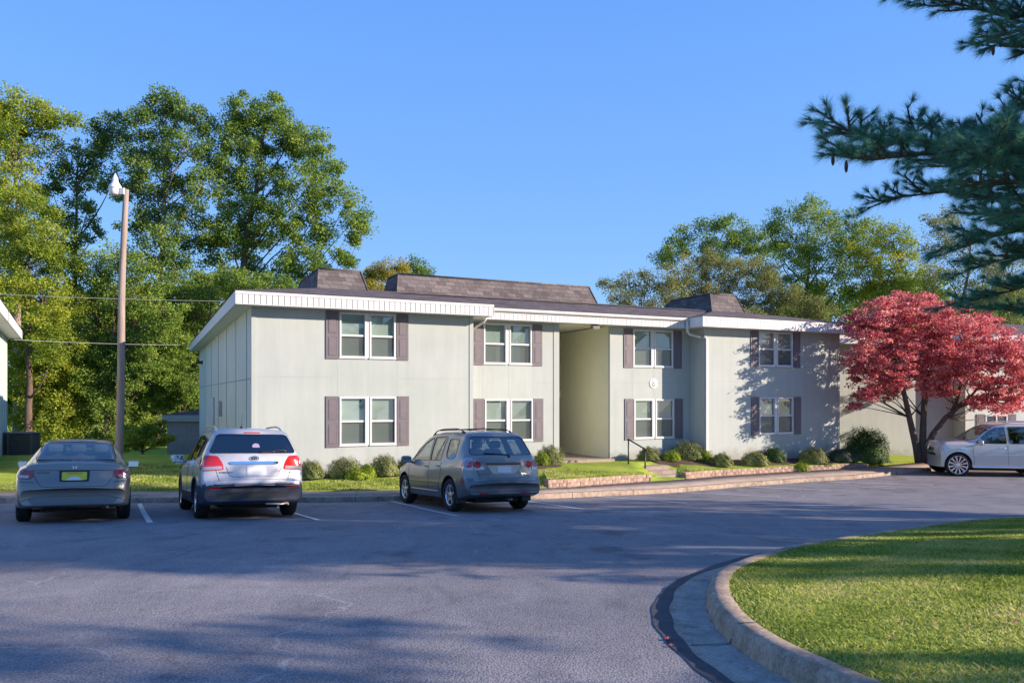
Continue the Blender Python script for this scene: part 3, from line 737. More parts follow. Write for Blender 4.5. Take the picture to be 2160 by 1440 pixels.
for nm, pts in (('post', [pk[0], pk[1]]), ('post', [pk[3], pk[2]]), ('top_rail', [pk[1] + Vector((.05, -.09, -.035)), pk[1], pk[2], pk[2] + Vector((-.03, .05, -.02))])):
    m = MB(); m.tube([Vector(p) - pB for p in pts], .027, 10); m.build(nm, M_metal_dark, hrr)
M_block = concrete_mat('retaining_block', (.34, .23, .18), (.48, .34, .27), 5, 60)
M_block2 = concrete_mat('retaining_block_dark', (.27, .18, .145), (.38, .27, .21), 5, 60)
random.seed(11)
def retwall(x0, x1, label):
    m = MB(); L = 0; xs = [x0 + (x1 - x0) * i / 200 for i in range(201)]
    pts = [Vector((x, curbY(x) + swW(x) + .02, 0)) for x in xs]
    cum = [0]
    for a, b in zip(pts, pts[1:]): cum.append(cum[-1] + (b - a).length)
    def pos(l):
        l = max(0, min(cum[-1], l))
        for i in range(200):
            if cum[i + 1] >= l: return pts[i].lerp(pts[i + 1], (l - cum[i]) / (cum[i + 1] - cum[i]))
        return pts[-1]
    for c in range(3):
        l = 0 if c % 2 == 0 else -.15
        z0k = [-.10, .015, .125]; z1k = [.012, .122, .225]
        while l < cum[-1]:
            wd = .30 * random.uniform(.93, 1.06); a = max(l + .004, 0); b = min(l + wd - .004, cum[-1]); l += wd
            if b - a < .06: continue
            pa, pb = pos(a), pos(b); t = (pb - pa).normalized(); n_ = Vector((t.y, -t.x, 0))
            f = wallrise((pa.x + pb.x) / 2 if x0 + .1 < (pa.x + pb.x) / 2 < x1 - .1 else (x0 + x1) / 2) / .21
            zb = swZ((pa.x + pb.x) / 2); jit = random.uniform(-.008, .01); set_ = .012 * (1 - c)
            o0 = n_ * (.02 + set_ + jit); back = -n_ * .2; mid = (pa + pb) / 2 + n_ * (.045 + set_ + jit)
            P_ = [pa + o0, mid, pb + o0, pb + back, pa + back]
            za, zt = zb + z0k[c] * f, zb + z1k[c] * f + random.uniform(-.004, .004)
            m.cur = random.choice((0, 0, 0, 1))
            m.add([(p.x, p.y, za) for p in P_] + [(p.x, p.y, zt) for p in P_], [(0, 4, 3, 2, 1), (5, 6, 7, 8, 9)] + [(i, (i + 1) % 5, (i + 1) % 5 + 5, i + 5) for i in range(5)])
    o = m.build('retaining_wall', mats=[M_block, M_block2], bevel=.006); tag(o, label, 'wall', 'low block retaining walls'); return o
retwall(1.0, 4.42, 'low tan block retaining wall left of the steps, partly behind the gold crossover')
retwall(5.80, 14.2, 'long low tan block retaining wall right of the steps')

# ------------------------------------------------------------------ neighbouring buildings
def simple_house(name, label, org, ang, L, D, zs, zg, mat, wins=(), roofmat=M_roof, over=.5, shut=True, roofslope=.2, batt=True, fm=None):
    """org: world corner (x, y); ang: direction of the long wall; walls from zg to zs."""
    o = empty(name, (org[0], org[1], zg), ang); tag(o, label, 'building'); H = zs - zg
    m = MB(); m.box(0, L, 0, .15, -.8, H); m.box(0, .15, .15, D, -.8, H); m.box(L - .15, L, .15, D, -.3, H); m.box(.15, L - .15, D - .15, D, -.3, H); m.build('wall', mat, o)
    b = MB()
    for k in range(int(L / 1.22) if batt else 0): b.box(k * 1.22 + 1.2, k * 1.22 + 1.23, -.012, 0, -.2, H)
    for k in range(int(D / 1.22) if batt else 0): b.box(L, L + .012, k * 1.22 + 1.2, k * 1.22 + 1.23, -.2, H); b.box(-.012, 0, k * 1.22 + 1.2, k * 1.22 + 1.23, -.2, H)
    b.box(0, L, -.006, 0, H * .5, H * .5 + .02); b.build('wall_battens', M_seam, o)
    s = MB(); s.box(-over + .02, L + over - .02, -over + .02, D + over - .02, H, H + .02); s.build('soffit', M_soffit, o)
    f = MB(); f.box(-over, L + over, -over - .02, -over, H - .01, H + .36); f.box(-over, L + over, D + over, D + over + .02, H - .01, H + .36); f.box(-over - .02, -over, -over, D + over, H - .01, H + .36); f.box(L + over, L + over + .02, -over, D + over, H - .01, H + .36); f.build('fascia', fm or M_white, o)
    r = MB(); q = min(L, D) * .45; z0, z1 = H + .365, H + .365 + q * roofslope; e = over + .04
    A = [(-e, -e, z0), (L + e, -e, z0), (L + e, D + e, z0), (-e, D + e, z0)]; T_ = [(q, q, z1), (L - q, q, z1), (L - q, D - q, z1), (q, D - q, z1)]
    r.add(A + T_, [(0, 1, 5, 4), (1, 2, 6, 5), (2, 3, 7, 6), (3, 0, 4, 7), (4, 5, 6, 7)]); r.build('roof', roofmat, o)
    for (a, w_, zb, zt) in wins:
        w = MB(); t = .07
        w.box(a, a + w_, -.04, -.001, zt - t, zt); w.box(a, a + w_, -.04, -.001, zb, zb + t); w.box(a, a + t, -.04, -.001, zb + t, zt - t); w.box(a + w_ - t, a + w_, -.04, -.001, zb + t, zt - t)
        w.box(a + w_ / 2 - t / 2, a + w_ / 2 + t / 2, -.038, -.002, zb + t, zt - t); w.box(a + t, a + w_ - t, -.036, -.003, (zb + zt) / 2 - .025, (zb + zt) / 2 + .025)
        wo = w.build('window', M_white, o)
        g_ = MB(); g_.quad((a + t, -.012, zb + t), (a + w_ - t, -.012, zb + t), (a + w_ - t, -.012, zt - t), (a + t, -.012, zt - t)); g_.build('pane', plain('far_window_glass', (.06, .08, .09), .08, 0, .8), wo)
        if shut:
            for a0 in (a - .42, a + w_ + .04):
                sh = MB(); sh.box(a0, a0 + .38, -.03, -.001, zb - .02, zt + .02); sh.box(a0 + .07, a0 + .31, -.036, -.03, zb + .06, (zb + zt) / 2 - .04); sh.box(a0 + .07, a0 + .31, -.036, -.03, (zb + zt) / 2 + .04, zt - .06); sh.build('shutter', M_shutter, o)
    return o
# left neighbour: only its lit gable side and eave reach into the frame
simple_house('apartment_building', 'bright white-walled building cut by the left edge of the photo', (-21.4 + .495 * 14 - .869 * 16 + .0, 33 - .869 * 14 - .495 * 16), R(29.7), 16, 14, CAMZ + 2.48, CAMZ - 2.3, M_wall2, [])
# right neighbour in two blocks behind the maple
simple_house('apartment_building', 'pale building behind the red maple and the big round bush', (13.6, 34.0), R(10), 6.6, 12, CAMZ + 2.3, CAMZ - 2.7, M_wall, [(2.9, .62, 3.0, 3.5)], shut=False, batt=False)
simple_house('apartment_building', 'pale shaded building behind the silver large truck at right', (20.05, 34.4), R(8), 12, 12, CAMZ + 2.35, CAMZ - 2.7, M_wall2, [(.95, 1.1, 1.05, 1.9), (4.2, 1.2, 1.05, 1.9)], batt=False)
# low building behind the hedge trees
simple_house('storage_building', 'low grey building half hidden behind the left trees', (-19.5, 44.), R(4), 8.5, 5, CAMZ - 1.4, CAMZ - 3.3, mottled('grey_block', (.26, .24, .225), (.32, .30, .28), 3, .9, .2), [(5.2, .8, .6, 1.2)], over=.2, shut=False, fm=M_seam)

# ------------------------------------------------------------------ air conditioners at the left edge
M_acg = mottled('ac_grey', (.10, .10, .10), (.14, .14, .14), 6, .5, 0)
def ac(label, loc, rz_):
    o = empty('air_conditioner', loc, rz_); tag(o, label, 'air conditioner', 'air conditioners by the left building')
    a = .43; m = MB(); m.box(-a - .06, a + .06, -a - .06, a + .06, -.05, .04); m.build('pad', M_conc, o)
    m = MB(); m.box(-a + .03, a - .03, -a + .03, a - .03, .05, .84); m.build('coil', M_dark, o)
    m = MB()
    for k in range(11):
        z = .10 + k * .068
        for (x0, x1, y0, y1) in ((-a, a, -a, -a + .02), (-a, a, a - .02, a), (-a, -a + .02, -a + .02, a - .02), (a - .02, a, -a + .02, a - .02)): m.box(x0, x1, y0, y1, z, z + .03)
    for sx in (-1, 1):
        for sy in (-1, 1): m.box(sx * a - .03 * (sx > 0) - .002, sx * a + .03 * (sx < 0) + .002, sy * a - .03 * (sy > 0) - .002, sy * a + .03 * (sy < 0) + .002, .045, .86)
    m.build('louvre_cage', M_acg, o)
    m = MB(); m.box(-a - .01, a + .01, -a - .01, a + .01, .86, .90); m.lathe([(.02, .905), (.30, .905), (.33, .93), (.36, .90)], 24, 'z'); m.build('top_cover', M_acg, o)
ac('dark air conditioner unit cut by the left edge of the photo', (-20.55, 31.0, grade(-20)), R(12))
ac('dark air conditioner unit standing just right of the other on the lawn', (-19.45, 31.0, grade(-20)), R(12))

# ------------------------------------------------------------------ lamp pole and wires
M_wood = mottled('weathered_pole', (.22, .165, .14), (.36, .29, .25), 3, .85, .5, 26, stretch=(4, 4, .35), bdist=.02)
PZ = grade(-12); pb = Vector((-12.62, 24.9, PZ)); ptp = at(265, 400, 25.0)
lp = empty('lamp_pole', pb); tag(lp, 'tall weathered wooden pole with a white lamp near its top', 'lamp pole')
m = MB(); nn = 14; v = ptp - pb
m.tube([v * (i / nn) + Vector((.03 * math.sin(i * .5), 0, -.3 if i == 0 else 0)) for i in range(nn + 1)], [.135 - .050 * i / nn + .003 * math.sin(i * 2.2) for i in range(nn + 1)], 14); m.build('pole', M_wood, lp)
lc = at(243, 400, 24.95) - pb
arm = MB(); arm.tube([v + Vector((-.08, -.05, -.1)), v + Vector((-.16, -.05, -.02)), lc + Vector((.16, 0, .08)), lc + Vector((.05, 0, .12))], .022, 8); arm.obox(v + Vector((-.06, -.1, -.08)), (.07, 0, 0), (0, .05, 0), (0, 0, .1)); arm.build('arm', M_white, lp)
lm = MB(); lm.lathe([(.0, .52), (.025, .50), (.03, .46), (.055, .44), (.06, .40), (.085, .36), (.09, .26), (.12, .2), (.17, .13), (.20, .06), (.20, .03), (.185, .03)], 24, 'z', lc); lmo = lm.build('lamp_head', mottled('lamp_white', (.72, .70, .72), (.82, .8, .82), 5, .35, 0), lp)
gl_ = MB(); gl_.lathe([(.185, .03), (.18, -.05), (.172, -.16), (.15, -.175), (.0001, -.16)], 24, 'z', lc); gl_.build('refractor', plain('lamp_refractor', (.78, .74, .76), .12, 0, .7), lmo)
M_wire = plain('wire', (.42, .42, .42), .5)
def wire(a, b, sag, label):
    m = MB(); n = 24; m.tube([a.lerp(b, i / n) + Vector((0, 0, -sag * 4 * (i / n) * (1 - i / n))) for i in range(n + 1)], .0075, 5)
    o = m.build('overhead_wire', M_wire); tag(o, label, 'wire', 'overhead wires')
wire(at(-220, 608, 27.5), at(560, 636, 31.5), .10, 'upper overhead wire crossing in front of the left trees')
wire(at(-220, 700, 28.5), at(408, 727.5, 41.), .12, 'lower overhead wire ending at the eave of the pale building')
m = MB(); m.smooth = True; m.lathe([(.0001, .17), (.05, .16), (.07, .10), (.08, 0), (.05, -.02)], 12, 'z', (0, 0, 0)); m.box(-.05, .14, -.03, .03, .04, .10)
o = m.build('lawn_cleanout', M_white); p = at(377, 975, 26.5); o.location = (p.x, 26.5, lawnZ(p.x, 26.5) + .01); tag(o, 'small white capped pipe on the lawn left of the silver suv', 'pipe')
# ------------------------------------------------------------------ vehicles
M_cglass = glassmat('tinted_glass', (.42, .50, .50), .95, .0, .16)
M_cglass_d = glassmat('privacy_glass', (.13, .16, .18), .95, .0, .12)
M_rubber = mottled('tyre_rubber', (.012, .012, .013), (.025, .025, .026), 20, .8, .2, 60)
M_trim = plain('black_trim', (.012, .012, .013), .4)
M_cavity = plain('cabin_dark', (.06, .058, .055), .8)
M_seat = mottled('seat_cloth', (.22, .21, .19), (.28, .26, .24), 12, .8, .1)
M_alloy = plain('alloy', (.62, .63, .66), .28, .85)
M_chrome = plain('chrome', (.85, .86, .88), .08, 1)
M_red = plain('red_lens', (.50, .008, .010), .12, 0, .7, .6)
M_redd = plain('red_lens_dark', (.28, .01, .015), .12, 0, .7, .6)
M_clear = plain('clear_lens', (.38, .38, .42), .10, .3, .8, .6)
M_under = plain('underbody', (.015, .015, .015), .9)
M_plate = plain('licence_plate_white', (.62, .62, .66), .4)
M_seamc = plain('panel_gap', (.02, .02, .022), .8)

def round_poly(pts, r=.04, n=4):
    out = []
    L = len(pts)
    for i in range(L):
        p0, p, p1 = Vector(pts[i - 1]), Vector(pts[i]), Vector(pts[(i + 1) % L])
        a = (p0 - p); b = (p1 - p); rr = min(r, a.length * .45, b.length * .45)
        A = p + a.normalized() * rr; B = p + b.normalized() * rr
        for k in range(n + 1):
            t = k / n; out.append(tuple((1 - t) ** 2 * A + 2 * t * (1 - t) * p + t * t * B))
    return out
DIRS = {'rear': (lambda u, v: Vector((-3, u, v)), Vector((1, 0, 0))), 'front': (lambda u, v: Vector((9, u, v)), Vector((-1, 0, 0))),
        'left': (lambda u, v: Vector((u, 4, v)), Vector((0, -1, 0))), 'right': (lambda u, v: Vector((u, -4, v)), Vector((0, 1, 0))), 'top': (lambda u, v: Vector((u, v, 5)), Vector((0, 0, -1)))}
def proj(bvh, view, u, v, off):
    o, d = DIRS[view]; org = o(u, v)
    h = bvh.ray_cast(org, d)
    if h[0] is None:
        h = bvh.find_nearest(org + d * (3.2 if view in ('rear', 'left', 'right') else 4))
        return h[0] - d * off
    return h[0] - d * off
def patch(bvh, view, poly, off=.004, thick=.012, step=.06):
    bm = bmesh.new(); vs = [bm.verts.new((p[0], p[1], 0)) for p in poly]; bm.faces.new(vs)
    us = [p[0] for p in poly]; ws = [p[1] for p in poly]
    for ax, lo, hi in ((0, min(us), max(us)), (1, min(ws), max(ws))):
        x = lo + step
        while x < hi - step * .3:
            co_ = (x, 0, 0) if ax == 0 else (0, x, 0); no = (1, 0, 0) if ax == 0 else (0, 1, 0)
            bmesh.ops.bisect_plane(bm, geom=bm.verts[:] + bm.edges[:] + bm.faces[:], plane_co=co_, plane_no=no, dist=1e-5); x += step
    d = DIRS[view][1]
    for v in bm.verts: v.co = proj(bvh, view, v.co.x, v.co.y, off)
    be = [e for e in bm.edges if len(e.link_faces) == 1]
    if thick:
        r = bmesh.ops.extrude_edge_only(bm, edges=be)
        for v in [g for g in r['geom'] if isinstance(g, bmesh.types.BMVert)]: v.co += d * thick
    bmesh.ops.recalc_face_normals(bm, faces=bm.faces[:])
    for f in bm.faces: f.smooth = True
    # orient outward
    f0 = max(bm.faces, key=lambda f: f.calc_area())
    if f0.normal.dot(d) > 0: bmesh.ops.reverse_faces(bm, faces=bm.faces[:])
    for e in bm.edges:
        if len(e.link_faces) == 2 and e.calc_face_angle(0) > R(40): e.smooth = False
    me = bpy.data.meshes.new('patch'); bm.to_mesh(me); bm.free(); return me
def line(mb, bvh, view, pts, rad=.004, off=0, closed=False, step=.05, n=5):
    P_ = list(pts) + ([pts[0]] if closed else []); out = []
    for a, b in zip(P_, P_[1:]):
        L = math.dist(a, b); k = max(1, int(L / step))
        for i in range(k): out.append((a[0] + (b[0] - a[0]) * i / k, a[1] + (b[1] - a[1]) * i / k))
    out.append(P_[-1]); mb.tube([proj(bvh, view, u, v, off) for u, v in out], rad, n)
def tmesh(name, me, mats, parent):
    return link(name, me, parent=parent, mats=mats if isinstance(mats, list) else [mats])

def car_section(S, x, inset=0):
    W = interp(S['hw'], x) - inset; zb = interp(S['zb'], x); zt = interp(S['zt'], x) - inset * .8; tw = interp(S['tw'], x) - inset * .8
    if inset: zb = max(zb, S['cab_floor'])
    B = min(interp(S['belt'], x), zt - .02); h = B - zb; tw = min(tw, W * .93)
    k = min(.085, (zt - B) * .5); bo = S.get('bow', .02)
    up = []
    for t in (.3, .62, .86):
        up.append((W * .955 + (tw - W * .955) * t + bo * math.sin(math.pi * t) * min(1, (zt - B) * 3), B + (zt - k - B) * t))
    cr = S.get('crown', .03)
    pts = [(0, zb), (.5 * W, zb), (.9 * W, zb), (.965 * W, zb + .025 * 1), (.985 * W, zb + .08), (W * .995, zb + .28 * h), (W, zb + .45 * h), (W, zb + .58 * h), (W * .995, zb + .75 * h), (W * .98, zb + .90 * h), (W * .955, B)] + up + \
          [(tw, zt - k), (tw - .022, zt - k * .55), (tw - .06, zt - k * .2), (tw * .8, zt), (tw * .45, zt + cr * .7), (0, zt + cr)]
    return pts
def car_mesh(S, inset=0, x0=None, x1=None, bend=True):
    keys = sorted(set([k[0] for key in ('zt', 'hw', 'zb', 'tw') for k in S[key]]))
    L = S['L']; x0 = 0 if x0 is None else x0; x1 = L if x1 is None else x1
    xs = [x0] + [k for k in keys if x0 < k < x1] + [x1]; fx = []
    for a, b in zip(xs, xs[1:]):
        n = max(1, int((b - a) / .09))
        fx += [a + (b - a) * i / n for i in range(n)]
    fx.append(x1); rings = []
    for x in fx:
        half = car_section(S, x, inset)
        ring = [(y, z) for y, z in half] + [(-y, z) for y, z in reversed(half[1:-1])]
        rings.append([(x, y, z) for y, z in ring])
    n = len(rings[0]); v = []
    for r in rings:
        for (x, y, z) in r:
            if bend:
                q = (y / .92) ** 2; x = x + S.get('kr', .16) * q * q ** .3 * math.exp(-x / .45) - S.get('kf', .34) * q * math.exp(-(L - x) / .6)
                if x < 3 and z > 1.1: pass
            v.append((x, y, z))
    f = []
    for i in range(len(rings) - 1):
        for k in range(n): f.append((i * n + k, i * n + (k + 1) % n, (i + 1) * n + (k + 1) % n, (i + 1) * n + k))
    # caps as rows joining left/right halves
    h = len(half)
    for base, flip in ((0, False), ((len(rings) - 1) * n, True)):
        for k in range(h - 1):
            a, b = base + k, base + k + 1; c = base + (n - k - 1) % n; dd = base + (n - k) % n
            q = [a, b, c, dd]
            qq = []
            for e in q:
                if e not in qq: qq.append(e)
            f.append(tuple(reversed(qq)) if not flip else tuple(qq))
    me = bpy.data.meshes.new('carbody'); me.from_pydata(v, [], f); me.update()
    bm = bmesh.new(); bm.from_mesh(me); bmesh.ops.remove_doubles(bm, verts=bm.verts, dist=1e-5); bmesh.ops.recalc_face_normals(bm, faces=bm.faces[:]); bm.to_mesh(me); bm.free()
    return me
def prism(poly, view, a, b):
    mk = {'side': lambda u, v, t: (u, t, v), 'rear': lambda u, v, t: (t, u, v)}[view]
    n = len(poly); m = MB(); m.add([mk(u, v, a) for u, v in poly] + [mk(u, v, b) for u, v in poly], [tuple(range(n - 1, -1, -1)), tuple(range(n, 2 * n))] + [(i, (i + 1) % n, (i + 1) % n + n, i + n) for i in range(n)])
    me = m.mesh('cut'); bm = bmesh.new(); bm.from_mesh(me); bmesh.ops.recalc_face_normals(bm, faces=bm.faces[:]); bm.to_mesh(me); bm.free(); return me
def boolcut(me, cutters):
    ob = bpy.data.objects.new('tmp', me); COL.objects.link(ob); cs = []
    for (cm, mat) in cutters:
        cm.materials.clear(); cm.materials.append(mat)
        c = bpy.data.objects.new('tmpc', cm); COL.objects.link(c); cs.append(c)
        md = ob.modifiers.new('b', 'BOOLEAN'); md.operation = 'DIFFERENCE'; md.solver = 'EXACT'; md.object = c; md.material_mode = 'TRANSFER'
    bpy.context.view_layer.update()
    out = bpy.data.meshes.new_from_object(ob.evaluated_get(bpy.context.evaluated_depsgraph_get()))
    for o in cs + [ob]: bpy.data.objects.remove(o)
    return out
def smooth_by_angle(me, ang=32):
    bm = bmesh.new(); bm.from_mesh(me)
    for f in bm.faces: f.smooth = True
    for e in bm.edges: e.smooth = not (len(e.link_faces) == 2 and e.calc_face_angle(0) > R(ang)) and len(e.link_faces) == 2
    bm.to_mesh(me); bm.free()
def wheel(parent, c, side, r, wd, rim_r, style, name='wheel', rimmat=None):
    """c: hub centre; side +1 left / -1 right."""
    rimmat = rimmat or M_alloy
    t = MB(); hw_ = wd / 2
    prof = [(rim_r, -hw_ * .86), (rim_r + .02, -hw_ * .98), ((r + rim_r) / 2, -hw_ * 1.04), (r - .035, -hw_ * .98), (r - .008, -hw_ * .78), (r, -hw_ * .5), (r, hw_ * .5), (r - .008, hw_ * .78), (r - .035, hw_ * .98), ((r + rim_r) / 2, hw_ * 1.04), (rim_r + .02, hw_ * .98), (rim_r, hw_ * .86)]
    t.lathe(prof, 36, 'y', c, closed=True); w = t.build(name, M_rubber, parent)
    o = MB(); s = side; y0 = hw_ * .80 * s
    o.lathe([(rim_r + .003, y0 * 1.04), (rim_r + .006, y0 * 1.08), (rim_r - .012, y0 * 1.08), (rim_r - .022, y0 * .9), (rim_r - .028, y0 * .2), (rim_r - .02, -y0)], 36, 'y', c)
    def spoke(a0, wi, wo, ri, ro, yi, yo, th=.018):
        ca, sa = math.cos(a0), math.sin(a0); vs = []
        for (rad, wdt, yy) in ((ri, wi, yi), (ro, wo, yo)):
            for sg in (-1, 1):
                x = ca * rad - sa * wdt * sg; z = sa * rad + ca * wdt * sg
                vs += [(c[0] + x, c[1] + yy * s, c[2] + z), (c[0] + x, c[1] + (yy - th) * s, c[2] + z)]
        o.add(vs, [(0, 2, 6, 4), (1, 5, 7, 3), (0, 4, 5, 1), (2, 3, 7, 6), (0, 1, 3, 2), (4, 6, 7, 5)])
    yb = hw_ * .80
    ns, kind = style
    for k in range(ns):
        a = 2 * math.pi * k / ns + .3
        if kind == 'split':
            spoke(a - .13, .016, .013, .05, rim_r - .015, yb * .86, yb * 1.0); spoke(a + .13, .016, .013, .05, rim_r - .015, yb * .86, yb * 1.0)
        elif kind == 'star':
            spoke(a, .042, .020, .04, rim_r - .015, yb * .88, yb * 1.0)
        else: spoke(a, .014, .034, .05, rim_r - .012, yb * .9, yb * 1.02)
    o.lathe([(.0001, yb * .95 * s), (.035, yb * .95 * s), (.06, yb * .90 * s), (.065, yb * .6 * s)], 20, 'y', c)
    o.build('rim', rimmat, w)
    d = MB(); d.disc((c[0], c[1] + hw_ * .25 * s, c[2]), rim_r - .02, 'y', 28); d.build('brake_disc', M_under, w)
    return w
def soft_box(mb, c, sx, sy, sz, rot=0, k=.25):
    """rounded cushion: superellipsoid"""
    n, m_ = 14, 8; vs = []; fs = []; sm = mb.smooth; mb.smooth = True
    for i in range(m_ + 1):
        ph = -math.pi / 2 + math.pi * i / m_
        for j_ in range(n):
            th = 2 * math.pi * j_ / n
            f_ = lambda a: math.copysign(abs(a) ** k, a)
            x = f_(math.cos(ph)) * f_(math.cos(th)) * sx; y = f_(math.cos(ph)) * f_(math.sin(th)) * sy; z = f_(math.sin(ph)) * sz
            ca, sa = math.cos(rot), math.sin(rot); vs.append((c[0] + x * ca + z * sa, c[1] + y, c[2] - x * sa + z * ca))
    for i in range(m_):
        for j_ in range(n): fs.append((i * n + j_, i * n + (j_ + 1) % n, (i + 1) * n + (j_ + 1) % n, (i + 1) * n + j_))
    mb.add(vs, fs); mb.smooth = sm
def place(root, contact, heading, xr, track, wb):
    """put the car so that its rear-left tyre touches the ground at contact; follow the slope"""
    th = R(heading); H = Vector((math.sin(th), math.cos(th), 0)); Lf = Vector((-math.cos(th), math.sin(th), 0))
    rl = Vector((contact[0], contact[1], lotZ(contact[1]))); rr = rl - Lf * track; fl = rl + H * wb; fr = rr + H * wb
    for p in (rr, fl, fr): p.z = lotZ(p.y)
    X = ((fl - rl) + (fr - rr)).normalized(); Y = ((rl - rr) + (fl - fr)).normalized(); Z = X.cross(Y).normalized(); Y = Z.cross(X)
    mid = (rl + rr + fl + fr) / 4
    o = mid - X * (xr + wb / 2) - Z * .006
    root.matrix_world = Matrix(((X.x, Y.x, Z.x, o.x), (X.y, Y.y, Z.y, o.y), (X.z, Y.z, Z.z, o.z), (0, 0, 0, 1)))
def rear_text(bvh, body, size, y, z, mat, root, name='badge_lettering', sx=1., lean=0, bold=0, ext=.002, off=.004):
    p = proj(bvh, 'rear', y, z, off); 
    q = proj(bvh, 'rear', y, z + .03, off); up = (q - p).normalized(); e = proj(bvh, 'rear', y - .03, z, off); rt = (e - p).normalized()
    nn = rt.cross(up).normalized(); up = nn.cross(rt)
    M = Matrix(((rt.x, up.x, nn.x, p.x), (rt.y, up.y, nn.y, p.y), (rt.z, up.z, nn.z, p.z), (0, 0, 0, 1)))
    return text_mesh(body, size, mat, root, M, name, ext, sx, bold)
def mir(poly): return [(-a, b) for a, b in poly]

def build_car(S):
    root = empty(S['name']); tag(root, S['label'], S['cat'])
    raw = car_mesh(S); bm = bmesh.new(); bm.from_mesh(raw); bvh = BVHTree.FromBMesh(bm); bm.free()
    cutters = []
    for xw in (S['xr'], S['xr'] + S['wb']):
        for s in (1, -1):
            c = MB(); c.lathe([(.0001, -.16), (S['wr'] + S['gap'], -.16), (S['wr'] + S['gap'], .18), (.0001, .18)], 40, 'y', (xw, s * (S['hwm'] - .10), S['wr'] + .015))
            me = c.mesh('c'); b2 = bmesh.new(); b2.from_mesh(me); bmesh.ops.remove_doubles(b2, verts=b2.verts, dist=1e-3); bmesh.ops.recalc_face_normals(b2, faces=b2.faces[:]); b2.to_mesh(me); b2.free()
            cutters.append((me, M_under))
    cab = car_mesh(S, .055, S['cab'][0], S['cab'][1], bend=False); cutters.append((cab, M_cavity))
    sides = [round_poly(p, r) for p, r in S['side_windows']]
    for p in sides: cutters.append((prism(p, 'side', -1.3, 1.3), M_trim))
    rg_ = round_poly(*S['rear_glass']); cutters.append((prism(rg_, 'rear', -.6, S['cab'][0] + .5), M_trim))
    wg = round_poly(*S['wind_glass']); cutters.append((prism(wg, 'rear', S['cab'][1] - .75, S['cab'][1] + 1.6), M_trim))
    raw.materials.append(S['paint'])
    body = boolcut(raw, cutters); smooth_by_angle(body, 34)
    bo = link('body', body, parent=root, mats=[])
    if S.get('lower_paint'):
        body.materials.append(S['lower_paint']); k = len(body.materials) - 1
        pi = [i for i, mm in enumerate(body.materials) if mm == S['paint']]
        for f in body.polygons:
            if f.material_index in pi and S['lower_test'](f.center): f.material_index = k
    gr = S.get('rear_glass_mat', M_cglass)
    for i, p in enumerate(sides):
        for view in ('left', 'right'): tmesh('side_window', patch(bvh, view, p, -.006, 0), S['side_mats'][i] if S.get('side_mats') else M_cglass, root)
    tmesh('rear_window', patch(bvh, 'rear', rg_, -.004, 0), gr, root); tmesh('windshield', patch(bvh, 'front', wg, -.006, 0), M_cglass, root)
    t = MB()
    for p in sides:
        for view in ('left', 'right'): line(t, bvh, view, p, .007, 0, True)
    line(t, bvh, 'rear', rg_, .008, 0, True); line(t, bvh, 'front', wg, .008, 0, True); t.build('window_trim', M_trim, root)
    for view, pts in S['seams']:
        for vw in (('left', 'right') if view == 'side' else (view,)): t = MB(); line(t, bvh, vw, pts, .0045, .000); t.build('panel_gap', M_seamc, root)
    yt = S['track'] / 2
    for xw in (S['xr'], S['xr'] + S['wb']):
        for s in (1, -1): wheel(root, (xw, s * yt, S['wr']), s, S['wr'], S['wwid'], S['rim'], S['spokes'], rimmat=S.get('rimmat'))
    # handles, mirrors
    for (x, z) in S['handles']:
        for s, v_ in ((1, 'left'), (-1, 'right')):
            p = proj(bvh, v_, x, z, .0); m = MB(); m.tube([p + Vector((-.09, 0, 0)), p + Vector((-.07, s * .028, .0)), p + Vector((.06, s * .028, .006)), p + Vector((.09, 0, .006))], .013, 8); m.build('door_handle', S.get('handlemat', S['paint']), root)
    for s in (1, -1):
        x, z = S['mirror']; m = MB(); p = proj(bvh, 'left' if s > 0 else 'right', x, z, 0); sc = S.get('mirsc', 1)
        soft_box(m, (p.x - .02, p.y + s * .15 * sc, p.z + .05), .06, .115 * sc, .075 * sc, 0, .55)
        m.tube([p + Vector((.03, -s * .02, -.03)), p + Vector((0, s * .08, .02))], .028, 8)
        mo = m.build('mirror', S.get('mirmat', S['paint']), root)
        g = MB(); vs = [(p.x - .082, p.y + s * .15 * sc + a * .095 * sc, p.z + .05 + b * .058 * sc) for a, b in ((-1, -1), (1, -1), (1.0, .8), (.8, 1), (-.8, 1), (-1, .8))]
        g.poly(vs); g.build('mirror_glass', plain('mirror_glass', (.30, .34, .40), .05, 1), mo)
    # seats
    fl_ = S['cab_floor']
    for (x, ys) in S['seats']:
        for y in ys:
            m = MB(); soft_box(m, (x, y, fl_ + .48), .09, .25, .33, .22, .45); soft_box(m, (x + .25, y, fl_ + .18), .27, .25, .09, 0, .45); so__ = m.build('seat', M_seat, root)
            m = MB(); soft_box(m, (x - .10, y, fl_ + .90), .05, .13, .09, .2, .5); m.build('headrest', M_seat, so__)
    m = MB(); m.box(S['cab'][1] - .75, S['cab'][1] - .25, -.65, .65, fl_ + .25, fl_ + .42); m.build('dashboard', M_trim, root)
    m = MB(); c_ = (S['cab'][1] - .85, .36, fl_ + .42); m.lathe([(.17 + .012 * math.cos(a * math.pi / 4), .012 * math.sin(a * math.pi / 4)) for a in range(8)], 24, 'x', c_, closed=True); m.build('steering_wheel', M_trim, root)
    # underbody and exhaust
    m = MB(); m.box(S['xr'] - .5, S['L'] - .6, -.5, .5, .2, .3); m.tube([(S['xr'], -S['track'] / 2 + .05, S['wr'] * .9), (S['xr'], S['track'] / 2 - .05, S['wr'] * .9)], .05, 8); m.build('underbody', M_under, root)
